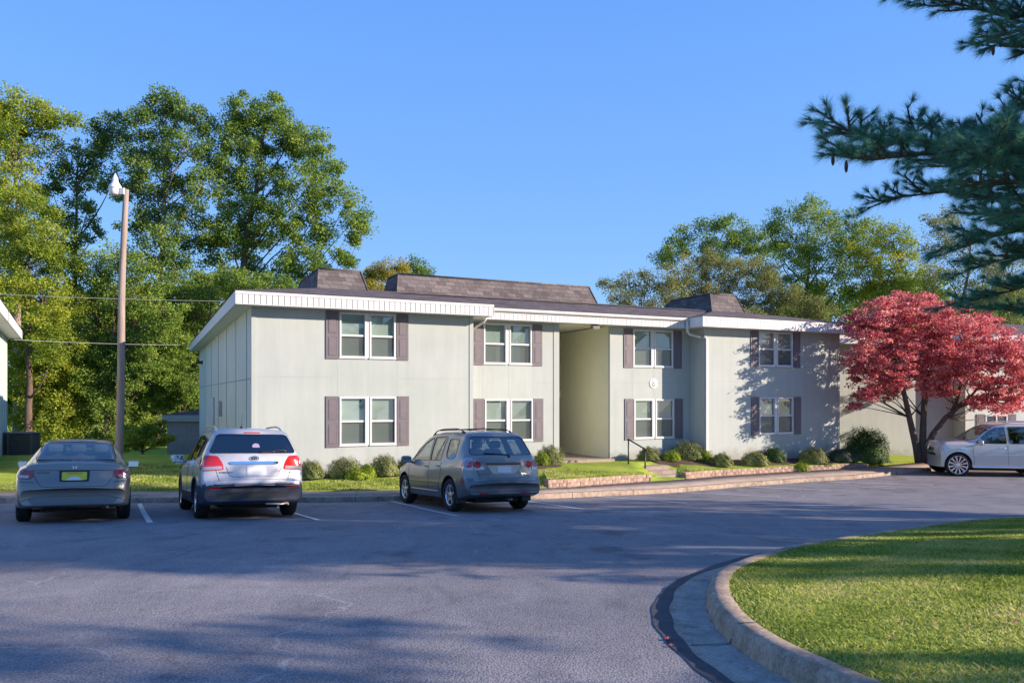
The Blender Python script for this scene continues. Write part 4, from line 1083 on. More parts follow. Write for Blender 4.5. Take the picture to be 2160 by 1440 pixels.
    m = MB(); ey = S.get('exh', -.5); m.tube([(.75, ey, .30), (.4, ey, .29), (.12, ey, .275)], .028, 10); m.tube([(.75, ey * .9, .30), (.5, ey * .9, .30)], .08, 10); m.build('exhaust', plain('exhaust_metal', (.3, .28, .26), .35, .9), root)
    return root, bvh

# --- grey sedan -------------------------------------------------
P_sedan = carpaint('sedan_grey_paint', (.22, .205, .185), .6, .33)
S = dict(name='sedan', cat='car', label='grey four-door sedan parked leftmost with a yellow licence plate', L=4.93, hwm=.90, xr=1.06, wb=2.80, track=1.60, wr=.325, wwid=.21, rim=.215, gap=.05, spokes=(7, 'star'),
         paint=P_sedan, cab=(1.02, 3.72), cab_floor=.42, kr=.20, kf=.45, crown=.025,
         zt=[(0, .60), (.015, .70), (.05, .74), (.09, .90), (.12, 1.00), (.18, 1.035), (.60, 1.06), (.86, 1.075), (1.15, 1.24), (1.50, 1.41), (1.72, 1.465), (2.15, 1.49), (2.65, 1.48), (2.95, 1.42), (3.30, 1.26), (3.72, 1.06), (3.95, 1.00), (4.4, .90), (4.72, .78), (4.9, .62), (4.93, .55)],
         hw=[(0, .80), (.05, .85), (.3, .885), (1.0, .90), (2.4, .90), (4.0, .90), (4.6, .86), (4.93, .74)],
         zb=[(0, .33), (.15, .29), (.6, .24), (1.5, .20), (3.8, .19), (4.6, .22), (4.93, .30)],
         tw=[(0, .72), (.10, .74), (.6, .74), (.86, .70), (1.3, .62), (1.8, .585), (2.4, .585), (2.9, .60), (3.6, .68), (3.95, .74), (4.93, .66)],
         belt=[(0, .90), (.5, .98), (1.2, .97), (3.7, .93), (4.93, .7)],
         side_windows=[([(3.42, .99), (2.98, 1.27), (2.72, 1.35), (2.32, 1.37), (2.30, .99)], .05), ([(2.22, .99), (2.24, 1.37), (1.85, 1.34), (1.52, 1.22), (1.32, 1.01)], .05)],
         rear_glass=([(-.66, 1.10), (.66, 1.10), (.565, 1.42), (.52, 1.44), (-.52, 1.44), (-.565, 1.42)], .05), wind_glass=([(-.70, 1.05), (.70, 1.05), (.56, 1.37), (-.56, 1.37)], .06),
         seams=[('side', [(2.27, .98), (2.27, .35)]), ('side', [(3.35, .95), (3.33, .35)]), ('side', [(1.35, .96), (1.45, .6), (1.55, .35)]),
                ('rear', [(.64, 1.02), (.635, .93), (.60, .82), (.50, .655), (.45, .645), (-.45, .645), (-.50, .655), (-.60, .82), (-.635, .93), (-.64, 1.02)]), ('rear', [(.62, .925), (-.62, .925)]), ('rear', [(.86, .74), (.60, .72)]), ('rear', [(-.86, .74), (-.60, .72)])],
         handles=[(2.42, .86), (1.55, .87)], mirror=(3.28, .95), mirsc=1.0, seats=[(2.45, (.36, -.36)), (1.65, (.38, -.38, 0))], exh=-.52)
car, bv = build_car(S)
for s in (1, -1):
    pz = [(s * .60, .925), (s * .845, .945), (s * .87, .86), (s * .86, .79), (s * .655, .775), (s * .615, .83)]
    if s < 0: pz = pz[::-1]
    tl = tmesh('taillight', patch(bv, 'rear', round_poly(pz, .03), .008, .03, .04), M_redd, car)
    ps = [(s * .675, .845), (s * .845, .85), (s * .845, .805), (s * .69, .795)]
    if s < 0: ps = ps[::-1]
    tmesh('clear_lens', patch(bv, 'rear', round_poly(ps, .012), .012, .02, .04), M_clear, tl)
    tmesh('side_lens', patch(bv, 'left' if s > 0 else 'right', round_poly([(.29, .92), (.56, .90), (.50, .84), (.30, .80)], .03), .006, .02, .04), M_redd, tl)
tmesh('plate_recess', patch(bv, 'rear', round_poly([(-.225, .73), (.225, .73), (.235, .93), (-.235, .93)], .02), .003, .01, .06), M_trim, car)
pp = tmesh('licence_plate', patch(bv, 'rear', round_poly([(-.19, .755), (.19, .755), (.19, .895), (-.19, .895)], .015), .010, .006, .06), plain('plate_yellow', (.60, .55, .03), .4), car)
tmesh('plate_print', patch(bv, 'rear', [(-.12, .758), (-.08, .80), (-.03, .815), (.03, .815), (.08, .80), (.12, .758)], .012, .002, .05), M_plate, pp)
tmesh('plate_print', patch(bv, 'rear', [(-.12, .862), (.12, .862), (.12, .882), (-.12, .882)], .012, .002, .05), plain('plate_orange', (.55, .25, .03), .5), pp)
tmesh('lower_bumper', patch(bv, 'rear', round_poly([(-.62, .34), (.62, .34), (.70, .44), (.55, .475), (-.55, .475), (-.70, .44)], .04), .004, .01, .07), carpaint('sedan_lower_paint', (.10, .10, .10), .4, .4), car)
m = MB(); line(m, bv, 'rear', [(.82, .40), (.66, .45), (.5, .485), (-.5, .485), (-.66, .45), (-.82, .40)], .012, .004); m.build('bumper_crease', P_sedan, car)
m = MB(); e = Vector(proj(bv, 'rear', 0, .975, .008))
for s in (-1, 1): m.obox(e + Vector((0, s * .026, 0)), (.004, 0, 0), (0, .005, 0), (0, s * .005, .028))
m.obox(e, (.004, 0, 0), (0, .024, 0), (0, 0, .005)); m.build('badge', M_alloy, car)
rear_text(bv, 'ACCORD', .04, .47, .885, M_trim, car, sx=1.2)
m = MB(); line(m, bv, 'rear', [(.06, 1.10), (-.06, 1.10)], .02, .006); m.build('brake_light', M_redd, car)
place(car, (-8.76, 13.95), -27.5, S['xr'], S['track'], S['wb'])
SEDAN = car

# --- silver suv -------------------------------------------------
P_suv = carpaint('suv_silver_paint', (.50, .49, .51), .3, .36, .08); P_clad = mottled('suv_cladding', (.030, .036, .055), (.045, .052, .075), 9, .55, .1, 80)
S = dict(name='suv', cat='car', label='silver suv with red tail lights and roof rails, parked second from the left', L=4.68, hwm=.94, xr=.98, wb=2.70, track=1.62, wr=.355, wwid=.235, rim=.235, gap=.055, spokes=(5, 'split'),
         paint=P_suv, cab=(.62, 3.62), cab_floor=.55, kr=.16, kf=.42, crown=.03,
         zt=[(0, .62), (.02, .66), (.045, .72), (.09, .74), (.12, .82), (.15, 1.02), (.18, 1.16), (.215, 1.20), (.30, 1.34), (.42, 1.53), (.50, 1.62), (.56, 1.655), (.70, 1.68), (1.3, 1.71), (2.1, 1.71), (2.55, 1.67), (2.85, 1.58), (3.25, 1.38), (3.62, 1.17), (3.8, 1.10), (4.2, 1.03), (4.5, .93), (4.64, .80), (4.68, .70)],
         hw=[(0, .86), (.06, .90), (.3, .935), (1.0, .945), (3.6, .945), (4.3, .92), (4.68, .78)],
         zb=[(0, .36), (.08, .31), (.5, .27), (1.5, .24), (3.6, .24), (4.3, .25), (4.68, .34)],
         tw=[(0, .80), (.12, .83), (.2, .835), (.3, .79), (.5, .705), (.8, .66), (2.2, .665), (2.7, .66), (3.6, .76), (4.68, .66)],
         belt=[(0, 1.06), (.6, 1.10), (2, 1.06), (3.6, 1.0), (4.68, .8)],
         side_windows=[([(3.38, 1.09), (2.86, 1.46), (2.62, 1.56), (2.30, 1.585), (2.28, 1.08)], .05), ([(2.20, 1.08), (2.22, 1.585), (1.62, 1.585), (1.30, 1.53), (1.28, 1.12)], .05), ([(1.20, 1.14), (1.22, 1.54), (.92, 1.50), (.66, 1.34), (.72, 1.20)], .05)],
         rear_glass=([(-.74, 1.235), (.74, 1.235), (.77, 1.27), (.64, 1.56), (.58, 1.585), (-.58, 1.585), (-.64, 1.56), (-.77, 1.27)], .05), wind_glass=([(-.76, 1.17), (.76, 1.17), (.62, 1.58), (-.62, 1.58)], .06), rear_glass_mat=M_cglass_d,
         side_mats=[M_cglass, M_cglass_d, M_cglass_d],
         lower_paint=P_clad, lower_test=lambda c: (c.z < .66 and c.x < .62) or c.z < .42 or (c.z < .5 and c.x > 4.2),
         seams=[('side', [(2.25, 1.07), (2.24, .45)]), ('side', [(3.42, 1.02), (3.40, .45)]), ('side', [(1.24, 1.1), (1.30, .85), (1.48, .6), (1.5, .45)]),
                ('rear', [(.80, 1.19), (.76, 1.06), (.66, .90), (.60, .70), (.56, .685), (-.56, .685), (-.60, .70), (-.66, .90), (-.76, 1.06), (-.80, 1.19)]),
                ('rear', [(.50, .985), (.44, .84), (.38, .80), (-.38, .80), (-.44, .84), (-.50, .985)])],
         handles=[(2.42, .96), (1.5, .98)], handlemat=M_chrome, mirror=(3.30, 1.06), mirsc=1.15, mirmat=P_suv, seats=[(2.4, (.38, -.38)), (1.55, (.42, -.42))], exh=-.62)
car, bv = build_car(S)
for s in (1, -1):
    def o_(p): return p if s > 0 else p[::-1]
    pz = [(s * .53, .93), (s * .91, .905), (s * .93, 1.04), (s * .885, 1.20), (s * .64, 1.185), (s * .56, 1.06)]
    tl = tmesh('taillight', patch(bv, 'rear', round_poly(o_(pz), .035), .008, .03, .04), M_red, car)
    tmesh('clear_lens', patch(bv, 'rear', round_poly(o_([(s * .56, .945), (s * .90, .925), (s * .905, .985), (s * .57, 1.0)]), .012), .013, .02, .04), M_clear, tl)
    tmesh('side_lens', patch(bv, 'left' if s > 0 else 'right', round_poly([(.31, 1.19), (.55, 1.15), (.48, 1.02), (.36, .93), (.28, .92)], .03), .006, .02, .04), M_red, tl)
    tmesh('reflector', patch(bv, 'rear', round_poly(o_([(s * .58, .585), (s * .78, .585), (s * .78, .61), (s * .58, .61)]), .008), .006, .01, .04), M_red, car)
pr_ = tmesh('chrome_bar', patch(bv, 'rear', round_poly([(-.42, 1.03), (.42, 1.03), (.45, 1.06), (.42, 1.085), (-.42, 1.085), (-.45, 1.06)], .02), .02, .03, .06), M_chrome, car)
pp = tmesh('licence_plate', patch(bv, 'rear', round_poly([(-.21, .835), (.13, .835), (.13, .99), (-.21, .99)], .015), .008, .008, .06), M_plate, car)
m = MB(); c = proj(bv, 'rear', 0, 1.135, .008)
m.tube([c + Vector((0, .085 * math.cos(a * .3142), .042 * math.sin(a * .3142))) for a in range(21)], .006, 6); m.build('badge', M_chrome, car)
rear_text(bv, 'KIA', .066, 0, 1.135, M_trim, car, bold=.003, off=.008); rear_text(bv, 'SORENTO', .042, .50, .88, M_trim, car, sx=1.25); rear_text(bv, 'LX V6', .042, -.62, .88, M_trim, car, sx=1.1)
tmesh('brake_light', patch(bv, 'rear', round_poly([(-.15, 1.612), (.15, 1.612), (.15, 1.632), (-.15, 1.632)], .008), .010, .02, .05), M_red, car)
tmesh('bumper_insert', patch(bv, 'rear', round_poly([(-.62, .40), (.62, .40), (.66, .47), (.45, .525), (-.45, .525), (-.66, .47)], .03), .006, .01, .07), plain('bumper_black', (.012, .012, .014), .45), car)
tmesh('bumper_step', patch(bv, 'rear', round_poly([(-.70, .655), (.70, .655), (.72, .675), (-.72, .675)], .008), .012, .02, .07), P_clad, car)
m = MB()
for s in (1, -1):
    pts = []
    for i in range(15):
        x = .75 + 1.9 * i / 14; e = 1 - abs(2 * i / 14 - 1) ** 6; p = proj(bv, 'top', x, s * .60, 0); pts.append(p + Vector((0, 0, -.01 + .075 * e)))
    m = MB(); m.tube(pts, .018, 8); m.obox(pts[0] + Vector((.03, 0, .0)), (.06, 0, 0), (0, .02, 0), (0, 0, .02)); m.build('roof_rail', M_alloy, car)
m = MB(); p = proj(bv, 'top', .95, .12, 0); soft_box(m, (p.x, p.y, p.z + .01), .05, .025, .025, 0, .6); m.tube([p + Vector((0, 0, .02)), p + Vector((-.10, 0, .26))], .004, 5); m.build('antenna', M_trim, car)
m = MB(); line(m, bv, 'rear', [(-.10, 1.255), (-.62, 1.29)], .011, .012); line(m, bv, 'rear', [(-.10, 1.245), (-.40, 1.265)], .014, .02); m.build('rear_wiper', M_trim, car)
tmesh('sticker', patch(bv, 'rear', round_poly([(-.12, 1.34), (.02, 1.34), (.02, 1.385), (-.03, 1.42), (-.10, 1.41)], .02), -.001, 0, .05), plain('sticker', (.25, .21, .33), .8), car)
for s, v_ in ((1, 'left'), (-1, 'right')):
    for xw in (S['xr'], S['xr'] + S['wb']):
        m = MB(); r = S['wr'] + S['gap'] + .012
        line(m, bv, v_, [(xw + r * math.cos(a), S['wr'] + .015 + r * math.sin(a)) for a in [math.pi * k / 16 for k in range(17)]], .020, -.004, step=.2, n=6); m.build('arch_trim', P_clad, car)
m = MB(); m.tube([(.14, -.62, .30), (.08, -.50, .285), (.06, -.2, .30)], .018, 8); m.build('tow_pipe', plain('pipe_pale', (.5, .45, .38), .4, .5), car)
place(car, (-5.90, 14.75), -28.4, S['xr'], S['track'], S['wb'])
SUV = car

# --- gold crossover ---------------------------------------------
P_cro = carpaint('crossover_gold_paint', (.25, .245, .235), .5, .33, .1); P_crl = carpaint('crossover_lower_paint', (.10, .112, .13), .35, .4)
S = dict(name='crossover_suv', cat='car', label='grey-gold crossover with darker lower body and silver star wheels, third parked car', L=4.58, hwm=.905, xr=.98, wb=2.62, track=1.57, wr=.352, wwid=.225, rim=.222, gap=.05, spokes=(5, 'star'),
         paint=P_cro, cab=(.55, 3.52), cab_floor=.52, kr=.17, kf=.42, crown=.03,
         zt=[(0, .60), (.02, .68), (.05, .725), (.13, .735), (.155, .80), (.17, .95), (.20, 1.12), (.235, 1.17), (.34, 1.32), (.50, 1.52), (.57, 1.61), (.68, 1.66), (1.3, 1.70), (2.0, 1.70), (2.4, 1.675), (2.72, 1.60), (3.15, 1.37), (3.48, 1.15), (3.65, 1.09), (4.1, 1.03), (4.42, .93), (4.55, .76), (4.58, .66)],
         hw=[(0, .84), (.06, .88), (.3, .90), (1.0, .908), (3.6, .908), (4.2, .88), (4.58, .74)],
         zb=[(0, .40), (.08, .36), (.5, .28), (1.5, .25), (3.6, .25), (4.58, .32)],
         tw=[(0, .78), (.15, .80), (.235, .80), (.35, .76), (.55, .69), (.8, .65), (2.0, .64), (2.6, .635), (3.5, .74), (4.58, .64)],
         belt=[(0, 1.02), (.6, 1.06), (2, 1.03), (3.5, .98), (4.58, .78)],
         side_windows=[([(3.28, 1.06), (2.80, 1.42), (2.52, 1.54), (2.30, 1.575), (2.14, 1.06)], .05), ([(2.08, 1.06), (2.22, 1.58), (1.60, 1.59), (1.52, 1.57), (1.50, 1.08)], .04), ([(1.26, 1.16), (1.36, 1.53), (.92, 1.52), (.86, 1.50), (.78, 1.18), (.86, 1.12), (1.12, 1.11)], .06)],
         rear_glass=([(-.70, 1.205), (.70, 1.205), (.725, 1.235), (.62, 1.555), (.56, 1.58), (-.56, 1.58), (-.62, 1.555), (-.725, 1.235)], .05), wind_glass=([(-.74, 1.12), (.74, 1.12), (.60, 1.55), (-.60, 1.55)], .06),
         lower_paint=P_crl, lower_test=lambda c: (c.z < .70 and c.x < .62) or c.z < .56 or (c.z < .62 and c.x > 4.1),
         seams=[('side', [(2.11, 1.05), (2.10, .42)]), ('side', [(3.30, 1.0), (3.28, .42)]), ('side', [(1.44, 1.05), (1.42, .85), (1.50, .60), (1.52, .42)]), ('side', [(1.8, 1.07), (1.62, 1.55)]), ('side', [(1.52, .575), (3.3, .575)]),
                ('rear', [(.78, 1.17), (.74, 1.10), (.50, 1.04)]), ('rear', [(-.78, 1.17), (-.74, 1.10), (-.50, 1.04)]), ('rear', [(.62, .95), (.56, .735), (-.56, .735), (-.62, .95)])],
         handles=[(2.28, .93), (1.62, .95)], handlemat=P_cro, mirror=(3.20, 1.02), mirsc=1.1, mirmat=P_cro, seats=[(2.3, (.36, -.36)), (1.45, (.40, -.40))], exh=-.15)
car, bv = build_car(S)
for s in (1, -1):
    def o_(p): return p if s > 0 else p[::-1]
    pz = [(s * .44, .90), (s * .87, .89), (s * .885, 1.10), (s * .80, 1.155), (s * .66, 1.13), (s * .52, 1.02)]
    tl = tmesh('taillight', patch(bv, 'rear', round_poly(o_(pz), .04), .008, .03, .04), M_clear, car)
    def circ(cx_, cz_, r_): return [(cx_ + r_ * math.cos(a * math.pi / 8), cz_ + r_ * math.sin(a * math.pi / 8)) for a in range(16)]
    tmesh('red_lens', patch(bv, 'rear', circ(s * .78, 1.02, .082), .014, .02, .05), M_red, tl); tmesh('red_lens', patch(bv, 'rear', circ(s * .605, 1.0, .075), .014, .02, .05), M_red, tl)
    mm = MB(); line(mm, bv, 'rear', [(s * .685, .895), (s * .685, 1.13)], .006, .012); mm.build('lens_gap', M_trim, tl)
    tmesh('side_lens', patch(bv, 'left' if s > 0 else 'right', round_poly([(.30, 1.13), (.42, 1.12), (.47, 1.02), (.44, .90), (.29, .89)], .05), .006, .02, .04), M_clear, tl)
    tmesh('side_red_lens', patch(bv, 'left' if s > 0 else 'right', circ(.365, 1.01, .05), .011, .02, .05), M_red, tl)
    tmesh('reflector', patch(bv, 'left' if s > 0 else 'right', [(.30, .645), (.40, .645), (.40, .675), (.30, .675)], .006, .01, .05), M_red, car)
    tmesh('reflector', patch(bv, 'rear', o_([(s * .38, .405), (s * .60, .405), (s * .60, .425), (s * .38, .425)]), .006, .01, .05), M_red, car)
tmesh('plate_recess', patch(bv, 'rear', round_poly([(-.27, .815), (.27, .815), (.40, 1.0), (-.40, 1.0)], .04), .004, .012, .06), plain('recess_silver', (.42, .41, .40), .35, .4), car)
tmesh('licence_plate', patch(bv, 'rear', round_poly([(-.16, .835), (.16, .835), (.16, .965), (-.16, .965)], .015), .012, .008, .06), M_plate, car)
tmesh('plate_lamp_bar', patch(bv, 'rear', round_poly([(-.40, .995), (.40, .995), (.40, 1.02), (-.40, 1.02)], .008), .016, .02, .06), plain('dark_red_bar', (.12, .02, .02), .3), car)
m = MB(); line(m, bv, 'rear', [(.42, 1.04), (-.42, 1.04)], .012, .010); m.build('handle_lip', P_cro, car)
m = MB(); c = proj(bv, 'rear', -.05, 1.115, .010)
m.tube([c + Vector((0, .045 * math.cos(a * .3142), .034 * math.sin(a * .3142))) for a in range(21)], .0045, 6); m.tube([c + Vector((0, .012, .026)), c + Vector((0, .008, -.012)), c + Vector((0, -.028, -.014))], .005, 6); m.build('badge', M_chrome, car)
rear_text(bv, 'LEXUS', .062, .46, .80, M_chrome, car, sx=1.15); rear_text(bv, 'RX300', .062, -.46, .80, M_chrome, car, sx=1.1)
m = MB(); line(m, bv, 'rear', [(.83, .725), (.5, .728), (-.5, .728), (-.83, .725)], .014, .004); m.build('bumper_ledge', P_cro, car)
m = MB(); line(m, bv, 'rear', [(.84, .47), (.5, .452), (-.5, .452), (-.84, .47)], .014, .002); m.build('bumper_line', P_crl, car)
for s in (1, -1):
    pts = []
    for i in range(17):
        x = .85 + 1.75 * i / 16; e = 1 - abs(2 * i / 16 - 1) ** 5; p = proj(bv, 'top', x, s * .57, 0); pts.append(p + Vector((0, 0, .0 + .075 * e)))
    m = MB(); m.tube(pts, .013, 8)
    for i in (1, 15): m.tube([pts[i], proj(bv, 'top', pts[i].x + (.05 if i == 1 else -.05), s * .57, -.01)], [.014, .026], 8)
    m.build('roof_rail', M_trim, car)
m = MB()
for x in (1.15, 2.2):
    z_ = proj(bv, 'top', x, .57, 0).z + .06; m.tube([(x, -.57, z_), (x, 0, z_ + .03), (x, .57, z_)], .012, 6)
m.build('cross_bars', M_trim, car)
m = MB(); line(m, bv, 'rear', [(-.13, 1.16), (-.12, 1.205), (.42, 1.235)], .011, .016); m.tube([proj(bv, 'rear', -.13, 1.15, .01), proj(bv, 'rear', -.13, 1.19, .03)], .022, 8); m.build('rear_wiper', M_trim, car)
for s, v_ in ((1, 'left'), (-1, 'right')):
    m = MB(); line(m, bv, v_, [(1.50, .40), (3.10, .40)], .028, -.008); m.build('side_sill', P_crl, car)
    m = MB(); p = proj(bv, v_, .62, .36, 0); m.box(.60, .615, p.y - .22 if s > 0 else p.y, p.y if s > 0 else p.y + .22, .20, .42); m.box(3.20, 3.215, p.y - .2 if s > 0 else p.y, p.y if s > 0 else p.y + .2, .22, .42); m.build('mud_flap', M_trim, car)
place(car, (-1.24, 16.5), -28.8, S['xr'], S['track'], S['wb'])
CROSS = car

# --- large silver suv at the right ------------------------------
P_big = carpaint('big_suv_silver_paint', (.60, .565, .54), .25, .36, .06)
S = dict(name='large_suv', cat='car', label='large silver suv with big chrome wheels at the right edge, parked side-on', L=4.80, hwm=1.0, xr=1.15, wb=2.95, track=1.73, wr=.425, wwid=.27, rim=.335, gap=.045, spokes=(12, 'turbine'), rimmat=M_chrome,
         paint=P_big, cab=(.40, 3.78), cab_floor=.65, kr=.10, kf=.12, crown=.03,
         zt=[(0, .70), (.03, .80), (.08, 1.10), (.14, 1.25), (.22, 1.55), (.30, 1.78), (.45, 1.90), (1.2, 1.95), (2.45, 1.94), (2.80, 1.88), (3.15, 1.68), (3.55, 1.40), (3.76, 1.30), (4.3, 1.285), (4.62, 1.25), (4.73, 1.16), (4.78, .98), (4.80, .84)],
         hw=[(0, .93), (.2, .98), (1.0, 1.0), (4.5, 1.0), (4.72, .98), (4.80, .95)],
         zb=[(0, .40), (.5, .34), (4.3, .32), (4.80, .34)],
         tw=[(0, .88), (.15, .88), (.4, .80), (2.4, .78), (2.9, .76), (3.8, .88), (4.80, .88)],
         belt=[(0, 1.18), (2, 1.20), (3.6, 1.19), (4.80, 1.13)],
         side_windows=[([(3.52, 1.23), (3.06, 1.64), (2.80, 1.78), (2.48, 1.82), (2.46, 1.22)], .05), ([(2.38, 1.22), (2.40, 1.82), (1.60, 1.83), (1.50, 1.22)], .05), ([(1.38, 1.23), (1.46, 1.83), (.55, 1.80), (.42, 1.24)], .06)],
         rear_glass=([(-.76, 1.28), (.76, 1.28), (.70, 1.70), (-.70, 1.70)], .06), wind_glass=([(-.84, 1.34), (.84, 1.34), (.72, 1.81), (-.72, 1.81)], .06), rear_glass_mat=M_cglass_d, side_mats=[M_cglass, M_cglass_d, M_cglass_d],
         seams=[('side', [(2.43, 1.17), (2.42, .45)]), ('side', [(3.60, 1.12), (3.56, .45)]), ('side', [(1.45, 1.17), (1.44, 1.0), (1.7, .6), (1.7, .45)]), ('side', [(3.6, 1.14), (4.4, 1.14), (4.68, 1.10)])],
         handles=[(2.62, 1.06), (1.72, 1.06)], handlemat=M_chrome, mirror=(3.42, 1.20), mirsc=1.3, mirmat=P_big, seats=[(2.6, (.42, -.42)), (1.7, (.42, -.42))], exh=-.6)
car, bv = build_car(S)
for v_ in ('left', 'right'):
    m = MB(); line(m, bv, v_, [(1.70, .80), (3.62, .80)], .014, .0); m.build('side_moulding', M_chrome, car)
    tmesh('fender_vent', patch(bv, v_, round_poly([(3.78, 1.01), (4.02, 1.02), (3.99, 1.06), (3.76, 1.05)], .01), .008, .01, .05), M_chrome, car)
    m = MB(); line(m, bv, v_, [(1.7, .36), (3.6, .36)], .05, .02); m.build('running_board', M_chrome, car)
    tmesh('headlight', patch(bv, v_, round_poly([(4.56, .86), (4.70, .87), (4.70, 1.06), (4.58, 1.09)], .02), .006, .02, .05), M_clear, car)
    m = MB()
    s = 1 if v_ == 'left' else -1; m.tube([(.6, s * .72, 1.93), (.8, s * .72, 1.99), (2.2, s * .72, 2.0), (2.5, s * .72, 1.94)], .02, 8); m.build('roof_rail', M_chrome, car)
tmesh('grille', patch(bv, 'front', round_poly([(-.42, .74), (.42, .74), (.48, 1.04), (-.48, 1.04)], .03), .006, .02, .06), M_chrome, car)
th = -80
H_ = Vector((math.sin(R(th)), math.cos(R(th)))); fl = Vector((16.42, 28.7)); rlp = fl - H_ * S['wb']
place(car, (rlp.x, rlp.y), th, S['xr'], S['track'], S['wb'])
# ------------------------------------------------------------------ vegetation
def leaves_mesh(name, C, size, mat, parent, seed=0, tint=None, aspect=.62, flat=0.0, up=0.0, spread=.2, toward=None):
    """C: (n,3) leaf centres; one kite-shaped, slightly folded leaf each."""
    rg = np.random.default_rng(seed); n = len(C)
    nrm = rg.normal(0, 1, (n, 3)); nrm[:, 2] += up; nrm /= np.linalg.norm(nrm, axis=1)[:, None]
    t = rg.normal(0, 1, (n, 3)); t[:, 2] *= (1 - flat); t -= nrm * (t * nrm).sum(1)[:, None]; t /= np.linalg.norm(t, axis=1)[:, None] + 1e-9
    b = np.cross(nrm, t); s = size * rg.uniform(.6, 1.3, n)[:, None]
    V = np.stack([C - t * s * .5, C + b * s * aspect * .5 + t * s * .05, C + t * s * .5, C - b * s * aspect * .5 + t * s * .05], 1).reshape(-1, 3)
    me = bpy.data.meshes.new(name); me.vertices.add(n * 4); me.vertices.foreach_set('co', V.astype('f').ravel())
    me.loops.add(n * 4); me.loops.foreach_set('vertex_index', np.arange(n * 4, dtype='i'))
    me.polygons.add(n); me.polygons.foreach_set('loop_start', np.arange(n, dtype='i') * 4); me.polygons.foreach_set('loop_total', np.full(n, 4, dtype='i'))
    a = me.attributes.new('tint', 'FLOAT', 'FACE'); a.data.foreach_set('value', np.clip((tint if tint is not None else .5) + rg.normal(0, spread * .6, n), 0, 1).astype('f'))
    me.update(); return link(name, me, mat, parent)
def clumps(lobes, rg, csize, per, fill=1.0, flat=.75):
    """lobes: (x,y,z,r). returns leaf centres, tints and clump centres."""
    P_, Tn, CC = [], [], []
    for (x, y, z, r) in lobes:
        nc = max(6, int(fill * 8.0 * (r / csize) ** 2))
        d = rg.normal(0, 1, (nc, 3)); d /= np.linalg.norm(d, axis=1)[:, None]
        rad = r * rg.uniform(.12, 1, nc) ** .5
        c = np.array([x, y, z]) + d * rad[:, None] * np.array([1, 1, .92]); lt = rg.normal(.5, .07)
        for k in range(nc):
            m = int(per * rg.uniform(.55, 1.4)); cs = csize * rg.uniform(.55, 1.15)
            q = rg.normal(0, 1, (m, 3)); q /= np.linalg.norm(q, axis=1)[:, None]; q *= (rg.uniform(0, 1, m) ** .45)[:, None] * cs
            q[:, 2] *= flat
            P_.append(c[k] + q); Tn.append(np.full(m, lt + rg.normal(0, .075))); CC.append((c[k], (x, y, z)))
    return np.concatenate(P_), np.concatenate(Tn), CC
def bent(a, b, rg, k=.12, n=4):
    a = np.array(a, float); b = np.array(b, float); L = np.linalg.norm(b - a); out = []
    off = rg.normal(0, k * L * .5, 3)
    for i in range(n + 1):
        t = i / n; out.append(tuple(a + (b - a) * t + off * math.sin(math.pi * t) + np.array([0, 0, .10 * L * math.sin(math.pi * t) * -0.3])))
    return out
M_bark = mottled('bark_brown', (.075, .05, .038), (.16, .11, .085), 6, .95, .7, 22, stretch=(2, 2, .5), bdist=.03)
M_barkp = mottled('bark_pale', (.20, .15, .12), (.32, .25, .21), 5, .95, .6, 22, stretch=(2, 2, .5), bdist=.03)
LV = {
 'green': leafmat('leaves_green', [(0, (0.063, 0.118, 0.027)), (.35, (0.130, 0.223, 0.038)), (.65, (0.244, 0.342, 0.053)), (1, (0.487, 0.486, 0.091))], .40),
 'dark': leafmat('leaves_dark_green', [(0, (0.052, 0.107, 0.030)), (.4, (0.110, 0.194, 0.042)), (.7, (0.195, 0.292, 0.060)), (1, (0.391, 0.416, 0.105))], .35),
 'yellow': leafmat('leaves_yellow_green', [(0, (0.098, 0.162, 0.022)), (.35, (0.186, 0.270, 0.030)), (.7, (0.360, 0.410, 0.047)), (1, (0.699, 0.583, 0.076))], .45),
 'olive': leafmat('leaves_olive', [(0, (0.099, 0.121, 0.044)), (.35, (0.188, 0.211, 0.066)), (.7, (0.309, 0.309, 0.099)), (1, (0.508, 0.398, 0.155))], .38),
 'gold': leafmat('leaves_gold', [(0, (0.156, 0.156, 0.019)), (.5, (0.364, 0.312, 0.033)), (1, (0.585, 0.442, 0.052))], .45),
 'red': leafmat('leaves_red', [(0, (.17, .025, .05)), (.28, (.42, .07, .095)), (.55, (.70, .19, .19)), (.8, (.78, .30, .27)), (1, (.85, .55, .47))], .52),
 'shrub': leafmat('leaves_shrub', [(0, (0.083, 0.112, 0.034)), (.4, (0.165, 0.206, 0.066)), (.75, (0.281, 0.309, 0.104)), (1, (0.446, 0.394, 0.169))], .25),
 'bright': leafmat('leaves_bright_shrub', [(0, (0.090, 0.150, 0.012)), (.4, (0.195, 0.285, 0.018)), (1, (0.405, 0.480, 0.045))], .35),
 'deep': leafmat('leaves_deep_shrub', [(0, (0.019, 0.051, 0.016)), (.4, (0.043, 0.098, 0.023)), (1, (0.098, 0.176, 0.043))], .2),
 'bluegreen': leafmat('leaves_bluegreen_shrub', [(0, (0.039, 0.072, 0.046)), (.4, (0.078, 0.117, 0.072)), (1, (0.156, 0.182, 0.117))], .2),
 'needle': leafmat('pine_needles', [(0, (.03, .12, .09)), (.4, (.08, .26, .18)), (.75, (.17, .38, .25)), (1, (.32, .46, .28))], .45, .5),
}
def gz(x, y):
    if y > curbY(x) + swW(x): return lawnZ(x, y)
    return lotZ(y)
